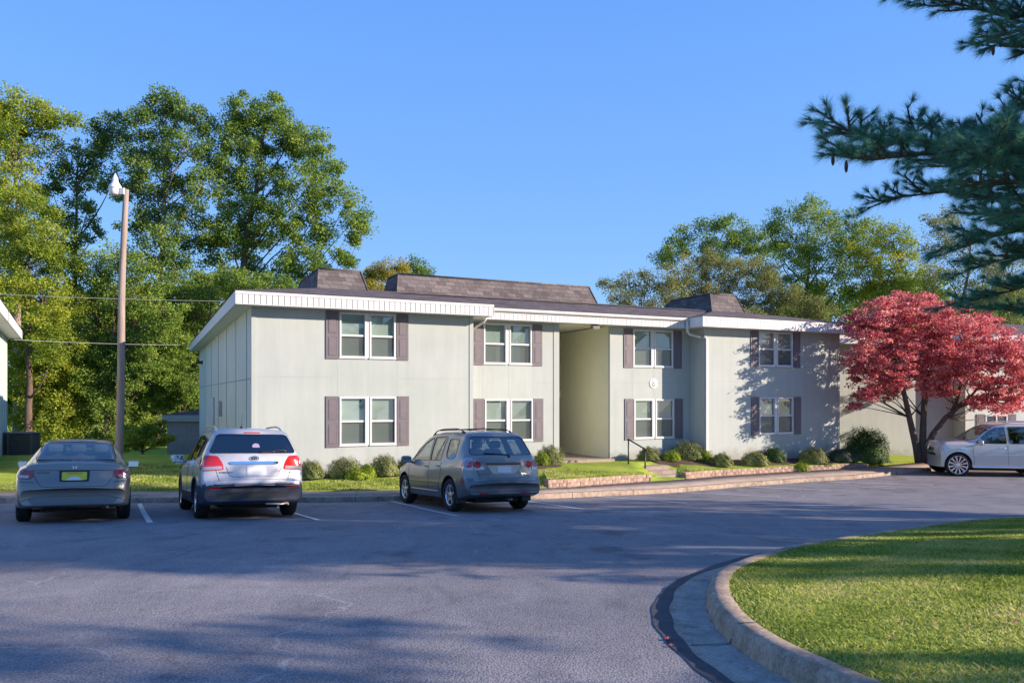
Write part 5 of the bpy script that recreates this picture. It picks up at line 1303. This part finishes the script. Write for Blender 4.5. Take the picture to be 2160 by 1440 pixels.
def tree(label, kind, base, Y, lobes, tr=.28, leaf=.20, per=95, csize=.8, seed=1, fill=1., name='tree', bark=None, group=None, flat=.75, stems=None, cat='tree', trunk_to=None, limbs=True):
    """lobes given as photo columns/rows/radius at depth Y (+ optional depth offset)."""
    rg = np.random.default_rng(seed); L3 = []
    for l in lobes:
        dz = l[3] if len(l) > 3 else rg.uniform(-1, 1) * l[2] / FPX * Y * .8
        p = at(l[0], l[1], Y + dz); L3.append((p.x, p.y, p.z, l[2] / FPX * (Y + dz)))
    bx_ = (base - 1080) / FPX * Y; bz = gz(bx_, Y); root = empty(name, (bx_, Y, bz)); tag(root, label, cat, group)
    off = np.array([bx_, Y, bz]); Lr = [(a - bx_, b - Y, c - bz, r) for a, b, c, r in L3]
    C, Tn, CC = clumps(Lr, rg, csize * .9, per * 1.5, fill * .72, flat)
    k = C[:, 2] > .15; C, Tn = C[k], Tn[k]
    leaves_mesh('crown', C, leaf * .74, LV[kind], root, seed, Tn, up=.3)
    cx_ = sum(l[0] * l[3] for l in Lr) / sum(l[3] for l in Lr); cy_ = sum(l[1] * l[3] for l in Lr) / sum(l[3] for l in Lr); top = max(l[2] for l in Lr)
    T = MB(); n = 10; tpx = cx_ * .7; tp = [np.array((0, 0, -.2))]
    wob = rg.normal(0, .12, (n + 1, 2))
    for i in range(1, n + 1):
        t = i / n; tp.append(np.array((tpx * t ** 1.4 + wob[i, 0] * t, cy_ * .5 * t + wob[i, 1] * t, (top * .93) * t)))
    T.tube([tuple(p) for p in tp], [tr * (1.25 if i == 0 else 1) * (1 - .88 * i / n) for i in range(n + 1)], 10)
    def near(z):
        f = max(0, min(1, z / (top * .93))) * n; i = min(int(f), n - 1); return tp[i] + (tp[i + 1] - tp[i]) * (f - i), tr * (1 - .88 * f / n)
    if limbs:
        for (x, y, z, r) in Lr:
            hz = math.hypot(x - tpx * .6, y); a, ra = near(max(z - hz * 1.1 - r * .5, top * .12))
            pts = bent(a, (x, y, z), rg, .14, 5); r0 = min(ra * .6, .03 + r * .035); T.tube(pts, [r0 * (1 - .75 * i / 5) for i in range(6)], 6)
        idx = rg.permutation(len(CC))[:min(len(CC), 170)]
        for i in idx:
            c, l = CC[i]; T.tube(bent(l, c, rg, .2, 2), [.022, .014, .006], 4, cap=False)
    T.build('trunk', bark or M_bark, root)
    return root
G1 = 'tall trees left of the building'
tree('tall leafy tree cut by the left edge, one limb reaching right', 'yellow', 40, 59, [(10, 225, 51), (60, 240, 48), (110, 245, 40), (148, 252, 21), (30, 285, 51), (85, 290, 42), (-20, 260, 64), (5, 345, 53), (55, 345, 36), (-20, 420, 74), (60, 410, 36), (-40, 500, 95), (20, 490, 53)], 0.43, 0.24, 88, 0.98, 11, 0.90, bark=M_barkp, group=G1)
tree('open sparse tree just left of the lamp head against the sky', 'dark', 150, 62, [(225, 262, 38), (245, 300, 40), (200, 300, 32), (160, 330, 36), (215, 345, 42), (130, 370, 34), (175, 385, 36), (235, 390, 34), (110, 400, 32), (130, 450, 42), (185, 440, 30), (90, 450, 40), (150, 500, 42), (210, 480, 25), (110, 540, 53)], 0.32, 0.24, 70, 0.78, 12, 0.69, group=G1)
tree('tallest slender tree behind the lamp pole', 'dark', 330, 60, [(350, 212, 32), (335, 245, 42), (375, 240, 36), (410, 245, 32), (300, 262, 36), (430, 280, 34), (340, 300, 49), (395, 310, 47), (290, 320, 38), (440, 330, 32), (310, 370, 49), (370, 375, 51), (425, 390, 38), (280, 400, 36), (330, 440, 49), (395, 450, 47), (290, 480, 38), (350, 510, 53), (420, 520, 47), (300, 550, 49), (370, 580, 53)], 0.41, 0.24, 90, 0.88, 13, 0.81, bark=M_barkp, group=G1)
tree('tall broad tree above the roof, right of the lamp pole', 'green', 480, 61, [(575, 218, 28), (520, 235, 42), (560, 255, 42), (480, 265, 38), (610, 270, 42), (520, 300, 53), (590, 320, 53), (650, 305, 45), (690, 345, 40), (480, 350, 49), (550, 380, 57), (640, 380, 53), (700, 395, 28), (500, 430, 57), (580, 450, 59), (670, 445, 40), (730, 425, 32), (757, 450, 30), (770, 480, 23), (740, 480, 28), (620, 510, 53), (530, 520, 57), (690, 500, 34), (470, 500, 53), (745, 505, 17), (660, 555, 42), (600, 580, 53), (520, 600, 57), (460, 590, 53), (720, 545, 17), (735, 552, 11)], 0.49, 0.24, 100, 0.91, 14, 0.92, group=G1)
G2 = 'dense trees along the lawn on the left'
tree('bright yellow-green tree behind the left neighbour building', 'yellow', 60, 52, [(20, 430, 50), (80, 440, 40), (0, 500, 70), (90, 500, 50), (50, 560, 70), (130, 560, 46), (0, 620, 70), (90, 640, 66), (150, 640, 40), (40, 720, 60), (120, 730, 50)], .26, .19, 95, .8, 21, 1.0, group=G2)
tree('rounded tree with its top beside the pole at mid height', 'green', 220, 54, [(200, 560, 40), (250, 545, 36), (300, 560, 34), (170, 610, 46), (240, 610, 52), (310, 620, 50), (200, 680, 56), (280, 690, 58), (350, 660, 50), (330, 720, 50)], .24, .2, 95, .85, 22, 1.0, group=G2)
tree('leafy tree behind the far eave of the pale building', 'green', 430, 56, [(390, 600, 44), (440, 610, 50), (500, 600, 46), (560, 610, 40), (350, 650, 50), (410, 670, 52), (370, 730, 46), (600, 620, 34), (640, 610, 20)], .24, .18, 100, .8, 23, 1.0, group=G2)
tree('big low bushy tree above the grey sedan', 'yellow', 110, 54, [(60, 800, 52), (110, 780, 56), (160, 800, 56), (90, 850, 60), (150, 860, 56), (60, 880, 40), (200, 850, 46), (110, 905, 40), (180, 905, 40), (70, 760, 44), (130, 730, 46)], .2, .18, 100, .75, 24, 1.1, group=G2)
tree('bushy tree standing directly behind the base of the lamp pole', 'green', 235, 55, [(220, 800, 50), (270, 790, 50), (200, 750, 46), (260, 740, 48), (310, 760, 48), (230, 860, 48), (300, 830, 52), (350, 800, 46), (260, 905, 40), (220, 930, 30), (290, 930, 34), (330, 870, 36)], .2, .18, 100, .75, 25, 1.1, group=G2)
tree('low green tree beside the left side wall of the pale building', 'green', 385, 56, [(390, 770, 34), (350, 780, 40), (395, 820, 34), (360, 850, 36), (400, 870, 26), (330, 840, 36), (380, 900, 20)], .3, .16, 110, .55, 26, 1.1, group=G2)
tree('low spreading tree at the lawn edge right of the lamp pole', 'yellow', 300, 40, [(275, 915, 22), (300, 925, 24), (265, 940, 20), (310, 905, 18), (335, 905, 22), (352, 925, 16), (330, 935, 16)], .07, .10, 100, .33, 27, 1.1, group=G2)
tree('understorey tree in the gap left of the side wall', 'green', 330, 66, [(200, 640, 70), (120, 700, 70), (250, 740, 70), (330, 700, 70), (60, 640, 70), (150, 800, 70), (300, 820, 64), (380, 800, 44), (30, 780, 60), (230, 850, 50), (390, 720, 40)], .3, .22, 85, .95, 28, .8, group=G2)
G3 = 'trees behind the roof'
tree('small golden-yellow tree between two shingled roof screens', 'gold', 805, 62, [(800, 570, 32), (830, 565, 30), (780, 590, 28), (820, 600, 34), (850, 585, 20), (790, 625, 40)], .16, .16, 90, .7, 31, 1.0, group=G3)
tree('small dark tree right of the golden one above the roof', 'dark', 885, 66, [(880, 562, 22), (900, 572, 18), (865, 575, 20), (890, 600, 40)], .18, .2, 80, .8, 32, .9, group=G3)
tree('wispy olive tree just right of the long roof screen', 'olive', 1340, 50, [(1290, 608, 26), (1325, 598, 34), (1365, 600, 36), (1310, 640, 40), (1360, 650, 44), (1400, 600, 38), (1420, 640, 46)], .18, .14, 75, .6, 33, .75, group=G3)
tree('broad olive tree above the right roof screen', 'olive', 1500, 52, [(1430, 575, 41), (1470, 565, 43), (1515, 560, 41), (1560, 570, 46), (1610, 590, 43), (1480, 610, 52), (1540, 620, 57), (1600, 640, 50), (1650, 620, 41), (1440, 640, 52), (1690, 650, 46), (1730, 665, 39), (1640, 680, 57), (1560, 690, 57)], .25, .14, 85, .65, 34, .9, group=G3)
tree('dark round-topped tree behind the broad olive one', 'green', 1480, 62, [(1490, 490, 34), (1530, 480, 39), (1570, 495, 34), (1450, 500, 30), (1410, 530, 30), (1440, 545, 34), (1500, 530, 41), (1560, 535, 43), (1610, 520, 39), (1395, 548, 18)], .25, .2, 85, .85, 35, .8, group=G3)
tree('tallest tree at right rising above the roof end', 'green', 1700, 58, [(1715, 440, 30), (1690, 460, 36), (1740, 465, 39), (1640, 460, 32), (1625, 500, 41), (1680, 510, 50), (1740, 515, 52), (1790, 480, 41), (1650, 560, 52), (1720, 570, 59), (1790, 545, 55), (1760, 620, 57), (1690, 630, 52), (1620, 600, 39)], .3, .18, 88, .8, 36, .82, group=G3)
tree('yellowing tree between the tallest right tree and the pine', 'yellow', 1850, 55, [(1840, 490, 39), (1880, 510, 43), (1830, 540, 50), (1900, 550, 46), (1860, 590, 52), (1915, 600, 41), (1820, 610, 46), (1870, 640, 50), (1930, 640, 30)], .28, .17, 90, .75, 37, .88, group=G3)
tree('pale green tree behind the pine branches at right', 'olive', 2010, 52, [(1960, 470, 30), (2000, 465, 34), (1980, 520, 41), (2030, 530, 46), (2080, 560, 50), (2130, 580, 57), (2000, 590, 46), (2060, 620, 52), (2120, 650, 57), (2180, 600, 68), (1960, 570, 27)], .25, .16, 75, .75, 38, .72, group=G3)
# far wood that closes the gaps near the ground
rgw = np.random.default_rng(77); lob = []
for i in range(60):
    px = rgw.uniform(-120, 520); Y = rgw.uniform(60, 75); p = at(px, rgw.uniform(640, 870), Y); lob.append((p.x, p.y, p.z, 2.2))
for i in range(60):
    px = rgw.uniform(1650, 2350); Y = rgw.uniform(66, 80); p = at(px, rgw.uniform(620, 830), Y); lob.append((p.x, p.y, p.z, 2.4))
C, Tn, CC = clumps(lob, rgw, 1.1, 60, .8)
o = leaves_mesh('far_wood', C, .34, LV['green'], None, 5, Tn, up=.3); tag(o, 'dim mass of far woodland seen between the trunks on both sides', 'woodland', kind='stuff')

# red maple ------------------------------------------------------
rg = np.random.default_rng(41); Y = 30.3; bx_ = (1943 - 1080) / FPX * Y; bz = gz(bx_, Y)
mp = empty('maple_tree', (bx_, Y, bz)); tag(mp, 'red-leaved maple with three forking trunks at the right end of the building', 'tree')
lobes = [(1900, 636, 34), (1870, 655, 38), (1935, 645, 38), (1975, 655, 38), (1835, 668, 38), (1800, 680, 30), (1905, 680, 46), (1965, 690, 46), (2020, 680, 40), (1850, 705, 44), (1795, 715, 30), (2060, 700, 34), (1910, 725, 48), (1985, 735, 48), (2045, 745, 44), (2095, 755, 34), (2130, 770, 30), (1840, 750, 44), (1800, 765, 34), (1890, 775, 44), (1950, 780, 42), (2015, 785, 42), (2070, 800, 34), (2110, 815, 30), (2150, 810, 30), (1800, 805, 26), (1845, 800, 30), (1785, 835, 16), (1792, 860, 10), (1900, 812, 24), (1995, 822, 22), (2085, 840, 16), (2135, 845, 16), (2170, 800, 40), (1775, 745, 22), (2110, 720, 36), (2150, 740, 40), (2080, 680, 28), (2170, 780, 40), (1870, 820, 30), (1960, 815, 26), (2120, 858, 20), (2150, 850, 24), (2060, 845, 18), (1802, 838, 18), (1830, 825, 18)]
L3 = []
for (a, b, r) in lobes:
    for dz in (-1.0 + rg.uniform(-.5, .5), .3 + rg.uniform(-.8, .8), 2.2 + rg.uniform(-.8, .6)):
        e = abs(a - 1960) / 200; 
        if abs(dz) > 1.5 and (e > .8 or b < 660): continue
        if a < 1815 and abs(dz) > .8: continue
        p = at(a + (8 if a < 1830 else 0), b + rg.uniform(-6, 6), Y + dz); L3.append((p.x - bx_, p.y - Y, p.z - bz, r / FPX * Y * .9))
C, Tn, CC = clumps(L3, rg, .34, 64, .50, .40)
wx = C[:, 0] + bx_; wy = C[:, 1] + Y; s_ = (wx - P0.x) * CU + (wy - P0.y) * SU; d_ = -(wx - P0.x) * SU + (wy - P0.y) * CU
keep = ~((s_ < 23.4) & (d_ > -.7)); C, Tn = C[keep], Tn[keep]
leaves_mesh('crown', C, .088, LV['red'], mp, 6, Tn, aspect=.75, up=.9, spread=.28)
T = MB()
def loc(px, py, dz=0): p = at(px, py, Y + dz); return (p.x - bx_, p.y - Y, p.z - bz)
stemsP = [([loc(1940, 975), loc(1932, 940), loc(1918, 880), loc(1905, 820, -.3), (loc(1890, 760, -.6)), loc(1870, 700, -.8)], .15), ([loc(1946, 975), loc(1946, 940, .1), loc(1948, 880, .2), loc(1952, 800, .3), loc(1960, 730, .5), loc(1965, 670, .5)], .16),
          ([loc(1950, 975), loc(1954, 945), loc(1968, 915), loc(1995, 880), loc(2022, 858), loc(2050, 848, -.2), loc(2085, 840, -.5)], .145), ([loc(2008, 872), loc(2020, 840, .3), loc(2030, 790, .6), (loc(2040, 730, .8))], .08), ([loc(2022, 858), loc(2045, 838), loc(2080, 800, .3), loc(2110, 770, .5)], .06)]
ends = []
for pts, r in stemsP:
    n = len(pts); T.tube(pts, [r * (1.2 if i == 0 else 1) * (1 - .72 * i / (n - 1)) for i in range(n)], 12); ends += pts[2:]
E_ = np.array(ends)
for (x, y, z, r) in L3:
    d = np.hypot(E_[:, 0] - x, E_[:, 1] - y) + np.abs(E_[:, 2] - (z - .7)) * 1.2; a = E_[int(np.argmin(d))]
    T.tube(bent(a, (x, y, z), rg, .14, 4), [.035, .028, .02, .014, .008], 5)
for i in rg.permutation(len(CC))[:400]:
    c, l = CC[i]; T.tube(bent(l, c, rg, .15, 2), [.012, .009, .004], 4, cap=False)
T.build('trunk', M_bark, mp)

# shrubs ---------------------------------------------------------
def shrub(label, kind, px, py, wpx, hpx, Y=None, leaf=.05, seed=1, n=5200, group='rounded shrubs along the front wall', d=-.75, name='shrub'):
    if Y is None:
        s = bpx(px, d); p = bw(s, d); X, Y = p.x, p.y
    else: X = (px - 1080) / FPX * Y
    rx = wpx / 2 / FPX * Y; H = hpx / FPX * Y; z0 = gz(X, Y) + .05; rg = np.random.default_rng(seed)
    root = empty(name, (X, Y, z0)); tag(root, label, 'shrub', group)
    u = rg.normal(0, 1, (n, 3)); u /= np.linalg.norm(u, axis=1)[:, None]; u[:, 2] = np.abs(u[:, 2]) * 1.0 - .12 * (rg.uniform(0, 1, n))
    bumps = 1 + .10 * np.sin(u[:, 0] * 6 + seed) * np.sin(u[:, 1] * 5 + seed * 2) + .07 * np.sin(u[:, 0] * 13 + u[:, 2] * 11 + seed) + rg.normal(0, .035, n)
    rad = (1 - .30 * rg.uniform(0, 1, n) ** 2) * bumps
    C = u * rad[:, None] * np.array([rx, rx * .85, H * .93]); C[:, 2] = np.maximum(C[:, 2] + .03, .02)
    tn = .5 + .2 * np.sin(u[:, 0] * 5 + seed) * np.cos(u[:, 1] * 4) + .12 * (u[:, 2] - .4)
    leaves_mesh('foliage', C, leaf, LV[kind], root, seed, tn, aspect=.55, spread=.35)
    T = MB()
    for k in range(26):
        a = rg.uniform(0, 6.28); e = rg.uniform(.2, 1.3); v = Vector((math.cos(a) * math.cos(e) * rx, math.sin(a) * math.cos(e) * rx * .85, math.sin(e) * H)) * rg.uniform(.75, 1.04)
        T.tube([(0, 0, -.05), tuple(v * .5 + Vector((0, 0, .03))), tuple(v)], [.014, .009, .004], 4)
    T.build('stems', M_bark, root); return root
SH = [('olive shrub at the right flank of the silver suv by the wall', 'shrub', 655, 992, 56, 40), ('wide shrub below the lower left-hand window', 'shrub', 728, 996, 82, 44), ('round shrub under the right shutter of the lower left-hand window', 'shrub', 810, 993, 68, 46), ('shrub directly behind the front of the gold crossover', 'shrub', 858, 990, 50, 38),
      ('shrub at the wall corner left of the open breezeway', 'shrub', 1160, 984, 66, 42), ('lone round shrub behind the handrail', 'shrub', 1369, 975, 50, 28), ('broad tall shrub below the white downspout in the inner corner', 'shrub', 1449, 974, 74, 42),
      ('small round shrub just right of the white downspout', 'shrub', 1522, 970, 46, 28), ('low round shrub near the middle of the right wing', 'shrub', 1592, 969, 60, 30), ('dark round shrub under the left shutter of the lower right-wing window', 'deep', 1632, 963, 50, 32), ('wide shrub near the right corner of the building', 'shrub', 1716, 966, 66, 36)]
for i, (lb, kd, px, py, w_, h_) in enumerate(SH):
    dd = .2 if 1000 < px < 1465 else -.8
    if px == 1632: dd = -.35
    shrub(lb, kd, px, py, w_, h_, seed=50 + i, d=dd, leaf=.045 if px < 1000 else .05)
shrub('bluish-green low shrub at the right corner of the building', 'bluegreen', 1773, 962, 52, 28, seed=71, d=-.7)
shrub('bluish shrub between the corner one and the big round bush', 'bluegreen', 1800, 960, 36, 22, seed=72, Y=31.0)
shrub('very large dark green round bush right of the building', 'deep', 1824, 958, 104, 78, Y=32.0, seed=73, n=16000, leaf=.07, group=None, name='round_bush')
for i, (lb, px, w_, h_, d) in enumerate([('bright green leafy sprig in front of the wide left shrub', 752, 60, 22, -1.25), ('bright green tuft left of the broad inner-corner shrub', 1416, 42, 24, -.15), ('bright green tuft right of the broad inner-corner shrub', 1488, 38, 26, -.2), ('bright green sprig before the wide right-corner shrub', 1690, 34, 26, -1.2), ('bright green sprig at the left foot of the breezeway corner shrub', 1143, 34, 30, -.1), ('bright tuft between the second and third left shrubs', 775, 36, 30, -1.1)]):
    shrub(lb, 'bright', px, 980, w_, h_, seed=90 + i, d=d, n=1500, leaf=.055, group='bright green sprigs in the beds')

# pine -----------------------------------------------------------
rg = np.random.default_rng(61)
PB = Vector((7.55, 9.6)); pz = lotZ(PB.y) + .2; pine = empty('pine_tree', (PB.x, PB.y, pz)); tag(pine, 'long-needled pine whose dark blue-green branches reach in from the right edge', 'tree')
T = MB(); T.tube([(0, 0, -.2), (.02, .03, 1), (.05, 0, 3), (0, .05, 6), (.05, 0, 9), (.0, 0, 12.5)], [.26, .21, .19, .15, .10, .03], 14)
NB, ND = [], []     # needle tuft base + direction
def twig(a, d, L, r, depth, tuft=1., fine=True):
    d = d.normalized(); n = 3; pts = [a]
    for i in range(n):
        d2 = (d + Vector(rg.normal(0, .10, 3))).normalized(); d = d2; pts.append(pts[-1] + d * L / n)
    T.tube([tuple(p) for p in pts], [r * (1 - .6 * i / n) for i in range(n + 1)], 4 if r < .02 else 6, cap=False)
    for i in range(n):
        seg = pts[i + 1] - pts[i]; k = int((9 if fine else 2.5) * (L / n) / .12 * tuft) if depth <= 1 else 0
        for _ in range(k):
            NB.append(pts[i] + seg * rg.uniform(0, 1)); ND.append(seg.normalized())
    if depth > 0:
        nk = int(L / (.13 if fine else .3)) + 1
        for i in range(nk):
            t = rg.uniform(.18, 1); j_ = min(int(t * n), n - 1); p = pts[j_] + (pts[j_ + 1] - pts[j_]) * (t * n - j_)
            side = d.cross(Vector((0, 0, 1))).normalized() * (1 if i % 2 else -1)
            nd = (d * .75 + side * rg.uniform(.3, .95) + Vector((0, 0, rg.uniform(-.25, .55)))).normalized()
            twig(p, nd, L * rg.uniform(.28, .5) * (1.15 - t * .5), r * .5, depth - 1, tuft, fine)
    else: 
        for _ in range(int((16 if fine else 5) * tuft)): NB.append(pts[-1].copy()); ND.append(d.copy())
def limb(pts3, r, fine, tuft=1., side_len=.8, step=.22):
    pts3 = [Vector(p) for p in pts3]; T.tube([tuple(p) for p in pts3], [r * (1 - .75 * i / (len(pts3) - 1)) for i in range(len(pts3))], 8)
    tot = sum((b - a).length for a, b in zip(pts3, pts3[1:])); l = tot * .12; k = 0
    while l < tot:
        acc = 0
        for a, b in zip(pts3, pts3[1:]):
            s = (b - a).length
            if acc + s >= l: break
            acc += s
        d = (b - a).normalized(); p = a + d * (l - acc); side = d.cross(Vector((0, 0, 1))).normalized() * (1 if k % 2 else -1); fr = l / tot
        nd = d * .8 + side * rg.uniform(.35, 1.0) + Vector((0, 0, rg.uniform(-.2, .65)))
        twig(p, nd, side_len * (1.1 - .55 * fr) * rg.uniform(.6, 1.15), .018, 1, tuft, fine); l += step * rg.uniform(.6, 1.3); k += 1
    twig(pts3[-1], (pts3[-1] - pts3[-2]), side_len * .6, .014, 1, tuft, fine)
def pl_(px, py, Y_): p = at(px, py, Y_); return (p.x - PB.x, p.y - PB.y, p.z - pz)
vis = [([(0, 0, None), (2320, 300, 8.0), (2220, 290, 7.8), (2130, 300, 7.7), (2060, 310, 7.6)], .045, .6), ([(0, 0, None), (2320, 520, 9.4), (2230, 530, 9.3), (2140, 540, 9.2), (2070, 560, 9.2)], .04, .55), ([(0, 0, None), (2300, 640, 9.8), (2220, 650, 9.8), (2140, 655, 9.9), (2090, 650, 10)], .035, .45), ([(0, 0, None), (2300, 440, 8.0), (2210, 440, 7.8), (2130, 450, 7.7)], .04, .5), ([(0, 0, None), (2300, 60, 8.6), (2200, 60, 8.4), (2120, 70, 8.3)], .04, .5), ([(0, .1, None), (2230, 300, 9.3), (2080, 300, 9.0), (1930, 300, 8.7), (1830, 292, 8.4), (1775, 272, 8.2)], .055, .62), ([(0, 0, None), (2260, 330, 8.6), (2100, 325, 8.3), (1960, 325, 8.0), (1850, 335, 7.9), (1790, 330, 7.8)], .045, .55),
       ([(0, 0, None), (2250, 430, 9.8), (2120, 420, 9.9), (1990, 405, 10), (1900, 415, 10.1), (1860, 428, 10.2)], .045, .52), ([(0, 0, None), (2250, 30, 9.3), (2120, 35, 9.0), (2030, 10, 8.8), (1960, -5, 8.6)], .05, .62), ([(0, 0, None), (2280, 110, 9.6), (2160, 100, 9.4), (2075, 96, 9.3)], .04, .42),
       ([(0, 0, None), (2290, 480, 9.0), (2180, 480, 8.7), (2090, 500, 8.5), (2035, 520, 8.4)], .045, .55), ([(0, 0, None), (2300, 560, 10.5), (2180, 600, 11), (2080, 628, 11.3), (2010, 640, 11.6)], .04, .5), ([(0, 0, None), (2330, 250, 9.2), (2230, 235, 8.8), (2160, 215, 8.6)], .04, .45),
       ([(0, 0, None), (2300, 400, 8.4), (2190, 390, 8.0), (2100, 380, 7.8), (2040, 385, 7.7)], .045, .55), ([(0, 0, None), (2280, 350, 10.3), (2160, 345, 10.6), (2060, 350, 10.9), (1980, 352, 11.1)], .045, .6), ([(0, 0, None), (2250, 460, 10.5), (2140, 455, 10.8), (2060, 450, 11.)], .04, .5)]
for pts, r, sl_ in vis:
    P_ = []
    for (a, b, Y_) in pts:
        if Y_ is None:
            nx = pl_(*pts[1]); P_.append((0, 0, nx[2] - .25))
        else: P_.append(pl_(a, b, Y_))
    limb(P_, r * .55, True, .75, sl_ * 1.12, .085)
# the rest of the crown (outside the frame) up to the top
zc_ = 1.9
while zc_ < 12.3:
    nb = 5; a0 = rg.uniform(0, 6.28)
    for k in range(nb):
        a = a0 + k * 2 * math.pi / nb + rg.uniform(-.2, .2); L = (3.6 if zc_ < 8 else 3.6 * (13 - zc_) / 5) * rg.uniform(.7, 1.1); L = max(L, .5)
        tx, ty = PB.x + math.cos(a) * L, PB.y + math.sin(a) * L
        # keep the frame itself to the branches traced above
        if ty > .5 and tx / ty < .70 and (zc_ + pz - CAMZ) / ty < .60: L *= .55; tx, ty = PB.x + math.cos(a) * L, PB.y + math.sin(a) * L
        if ty > .5 and tx / ty < .69 and (zc_ + pz - CAMZ) / ty < .60: continue
        dd_ = Vector((math.cos(a), math.sin(a), .12)); limb([(0, 0, zc_), dd_ * L * .5 + Vector((0, 0, zc_)), dd_ * L + Vector((0, 0, zc_ + .15))], .04, False, 1.3, 1.0, .3)
    zc_ += .75
T.build('trunk', M_bark, pine)
B_ = np.array([tuple(v) for v in NB]); D_ = np.array([tuple(v) for v in ND]); rp = np.where((B_[:, 0] + PB.x) / np.maximum(B_[:, 1] + PB.y, .1) < .72, 7, 4); B_ = np.repeat(B_, rp, 0) + rg.normal(0, .006, (rp.sum(), 3)); D_ = np.repeat(D_, rp, 0); wX = B_[:, 0] + PB.x; wYy = B_[:, 1] + PB.y
n = len(B_); rad = rg.normal(0, 1, (n, 3)); dirn = D_ * .9 + rad * .36; dirn /= np.linalg.norm(dirn, axis=1)[:, None]; dirn[:, 2] -= .10
infr = (wX / np.maximum(wYy, .1) < .72) & (wYy > 4); Ln = np.where(infr, .14, .16) * rg.uniform(.75, 1.15, n); Wn = np.where(infr, .0034, .010)
sd = np.cross(dirn, rg.normal(0, 1, (n, 3))); sd /= np.linalg.norm(sd, axis=1)[:, None]
V = np.stack([B_ - sd * Wn[:, None] * .5, B_ + sd * Wn[:, None] * .5, B_ + dirn * Ln[:, None]], 1).reshape(-1, 3)
me = bpy.data.meshes.new('needles'); me.vertices.add(n * 3); me.vertices.foreach_set('co', V.astype('f').ravel()); me.loops.add(n * 3); me.loops.foreach_set('vertex_index', np.arange(n * 3, dtype='i'))
me.polygons.add(n); me.polygons.foreach_set('loop_start', np.arange(n, dtype='i') * 3); me.polygons.foreach_set('loop_total', np.full(n, 3, dtype='i'))
a = me.attributes.new('tint', 'FLOAT', 'FACE'); a.data.foreach_set('value', np.clip(rg.normal(.5, .22, n), 0, 1).astype('f')); me.update(); link('crown', me, LV['needle'], pine)
print('NEEDLES', n)
for i, (px, py, Y_) in enumerate([(1757, 335, 8.0), (1785, 350, 8.1), (1893, 283, 8.4), (2095, 105, 9.2)]):
    x, y, z = pl_(px, py, Y_); m = MB(); m.lathe([(.004, .06), (.012, .05), (.017, .02), (.019, -.02), (.015, -.05), (.006, -.07)], 10, 'z', (x, y, z)); m.build('cone', mottled('pine_cone', (.07, .035, .025), (.16, .09, .07), 60, .9, .6, 120), pine)

# shade trees standing right of the frame (their shadows cross the car park)
def shade_tree(i, X, Y, H, r, dens=1.0, seed=1):
    rg = np.random.default_rng(seed); z0 = lotZ(Y); root = empty('tree', (X, Y, z0)); tag(root, 'broad tree beyond the right edge whose shade falls on the car park', 'tree', 'shade trees right of the car park')
    L = []
    for k in range(16):
        a = rg.uniform(0, 6.28); q = r * rg.uniform(.1, .8); zz = H * rg.uniform(.42, .92); L.append((math.cos(a) * q, math.sin(a) * q, zz, r * rg.uniform(.28, .45)))
    C, Tn, CC = clumps(L, rg, .9, 40 * dens, .34); leaves_mesh('crown', C, .34, LV['green'], root, seed, Tn)
    T = MB(); T.tube([(0, 0, -.3), (.1, 0, H * .3), (0, .1, H * .6), (0, 0, H * .85)], [.3, .24, .14, .04], 8)
    for l in L: T.tube(bent((0, 0, l[2] * .6), l[:3], rg, .1, 3), [.08, .06, .04, .02], 5)
    T.build('trunk', M_bark, root)
for i, (X, Y, H, r) in enumerate(SHADE): shade_tree(i, X, Y, H, r, 1.0, 200 + i)

# fallen leaves on the turf and asphalt
random.seed(9)
ml_ = plain('dry_leaf', (.45, .24, .14), .7); mr_ = plain('dry_leaf_red', (.40, .08, .06), .7)
for i, (px, py, isl) in enumerate([(1975, 1312, 1), (1833, 1276, 1), (2139, 1318, 1), (1878, 1330, 1), (2050, 1230, 1), (1408, 1350, 0), (1417, 1364, 0), (1795, 1066, 0)]):
    X, Y = onlot(px, py, .2 if isl else 0); z = (islZ(X, Y) + .035) if isl else lotZ(Y) + .012; s = random.uniform(.022, .034) * (1 if Y < 12 else 2); a = random.uniform(0, 6)
    m = MB(); m.smooth = True; ring = []
    pts = [(0, 0, 0)] + [(s * (1 + .35 * math.cos(5 * t)) * math.cos(t) * .8, s * (1 + .35 * math.cos(5 * t)) * math.sin(t) * .6, s * .12 * math.cos(2 * t) + .004) for t in [k * .3927 for k in range(16)]]
    m.add(pts, [(0, 1 + k, 1 + (k + 1) % 16) for k in range(16)])
    o = m.build('fallen_leaf', ml_ if isl else mr_); o.location = (X, Y, z); o.rotation_euler = (random.uniform(-.1, .1), random.uniform(-.1, .1), a)
    tag(o, 'dry brown fallen leaf lying on the island grass' if isl else 'small reddish fallen leaf lying on the asphalt', 'leaf', 'fallen leaves on the grass' if isl else 'fallen leaves on the asphalt')
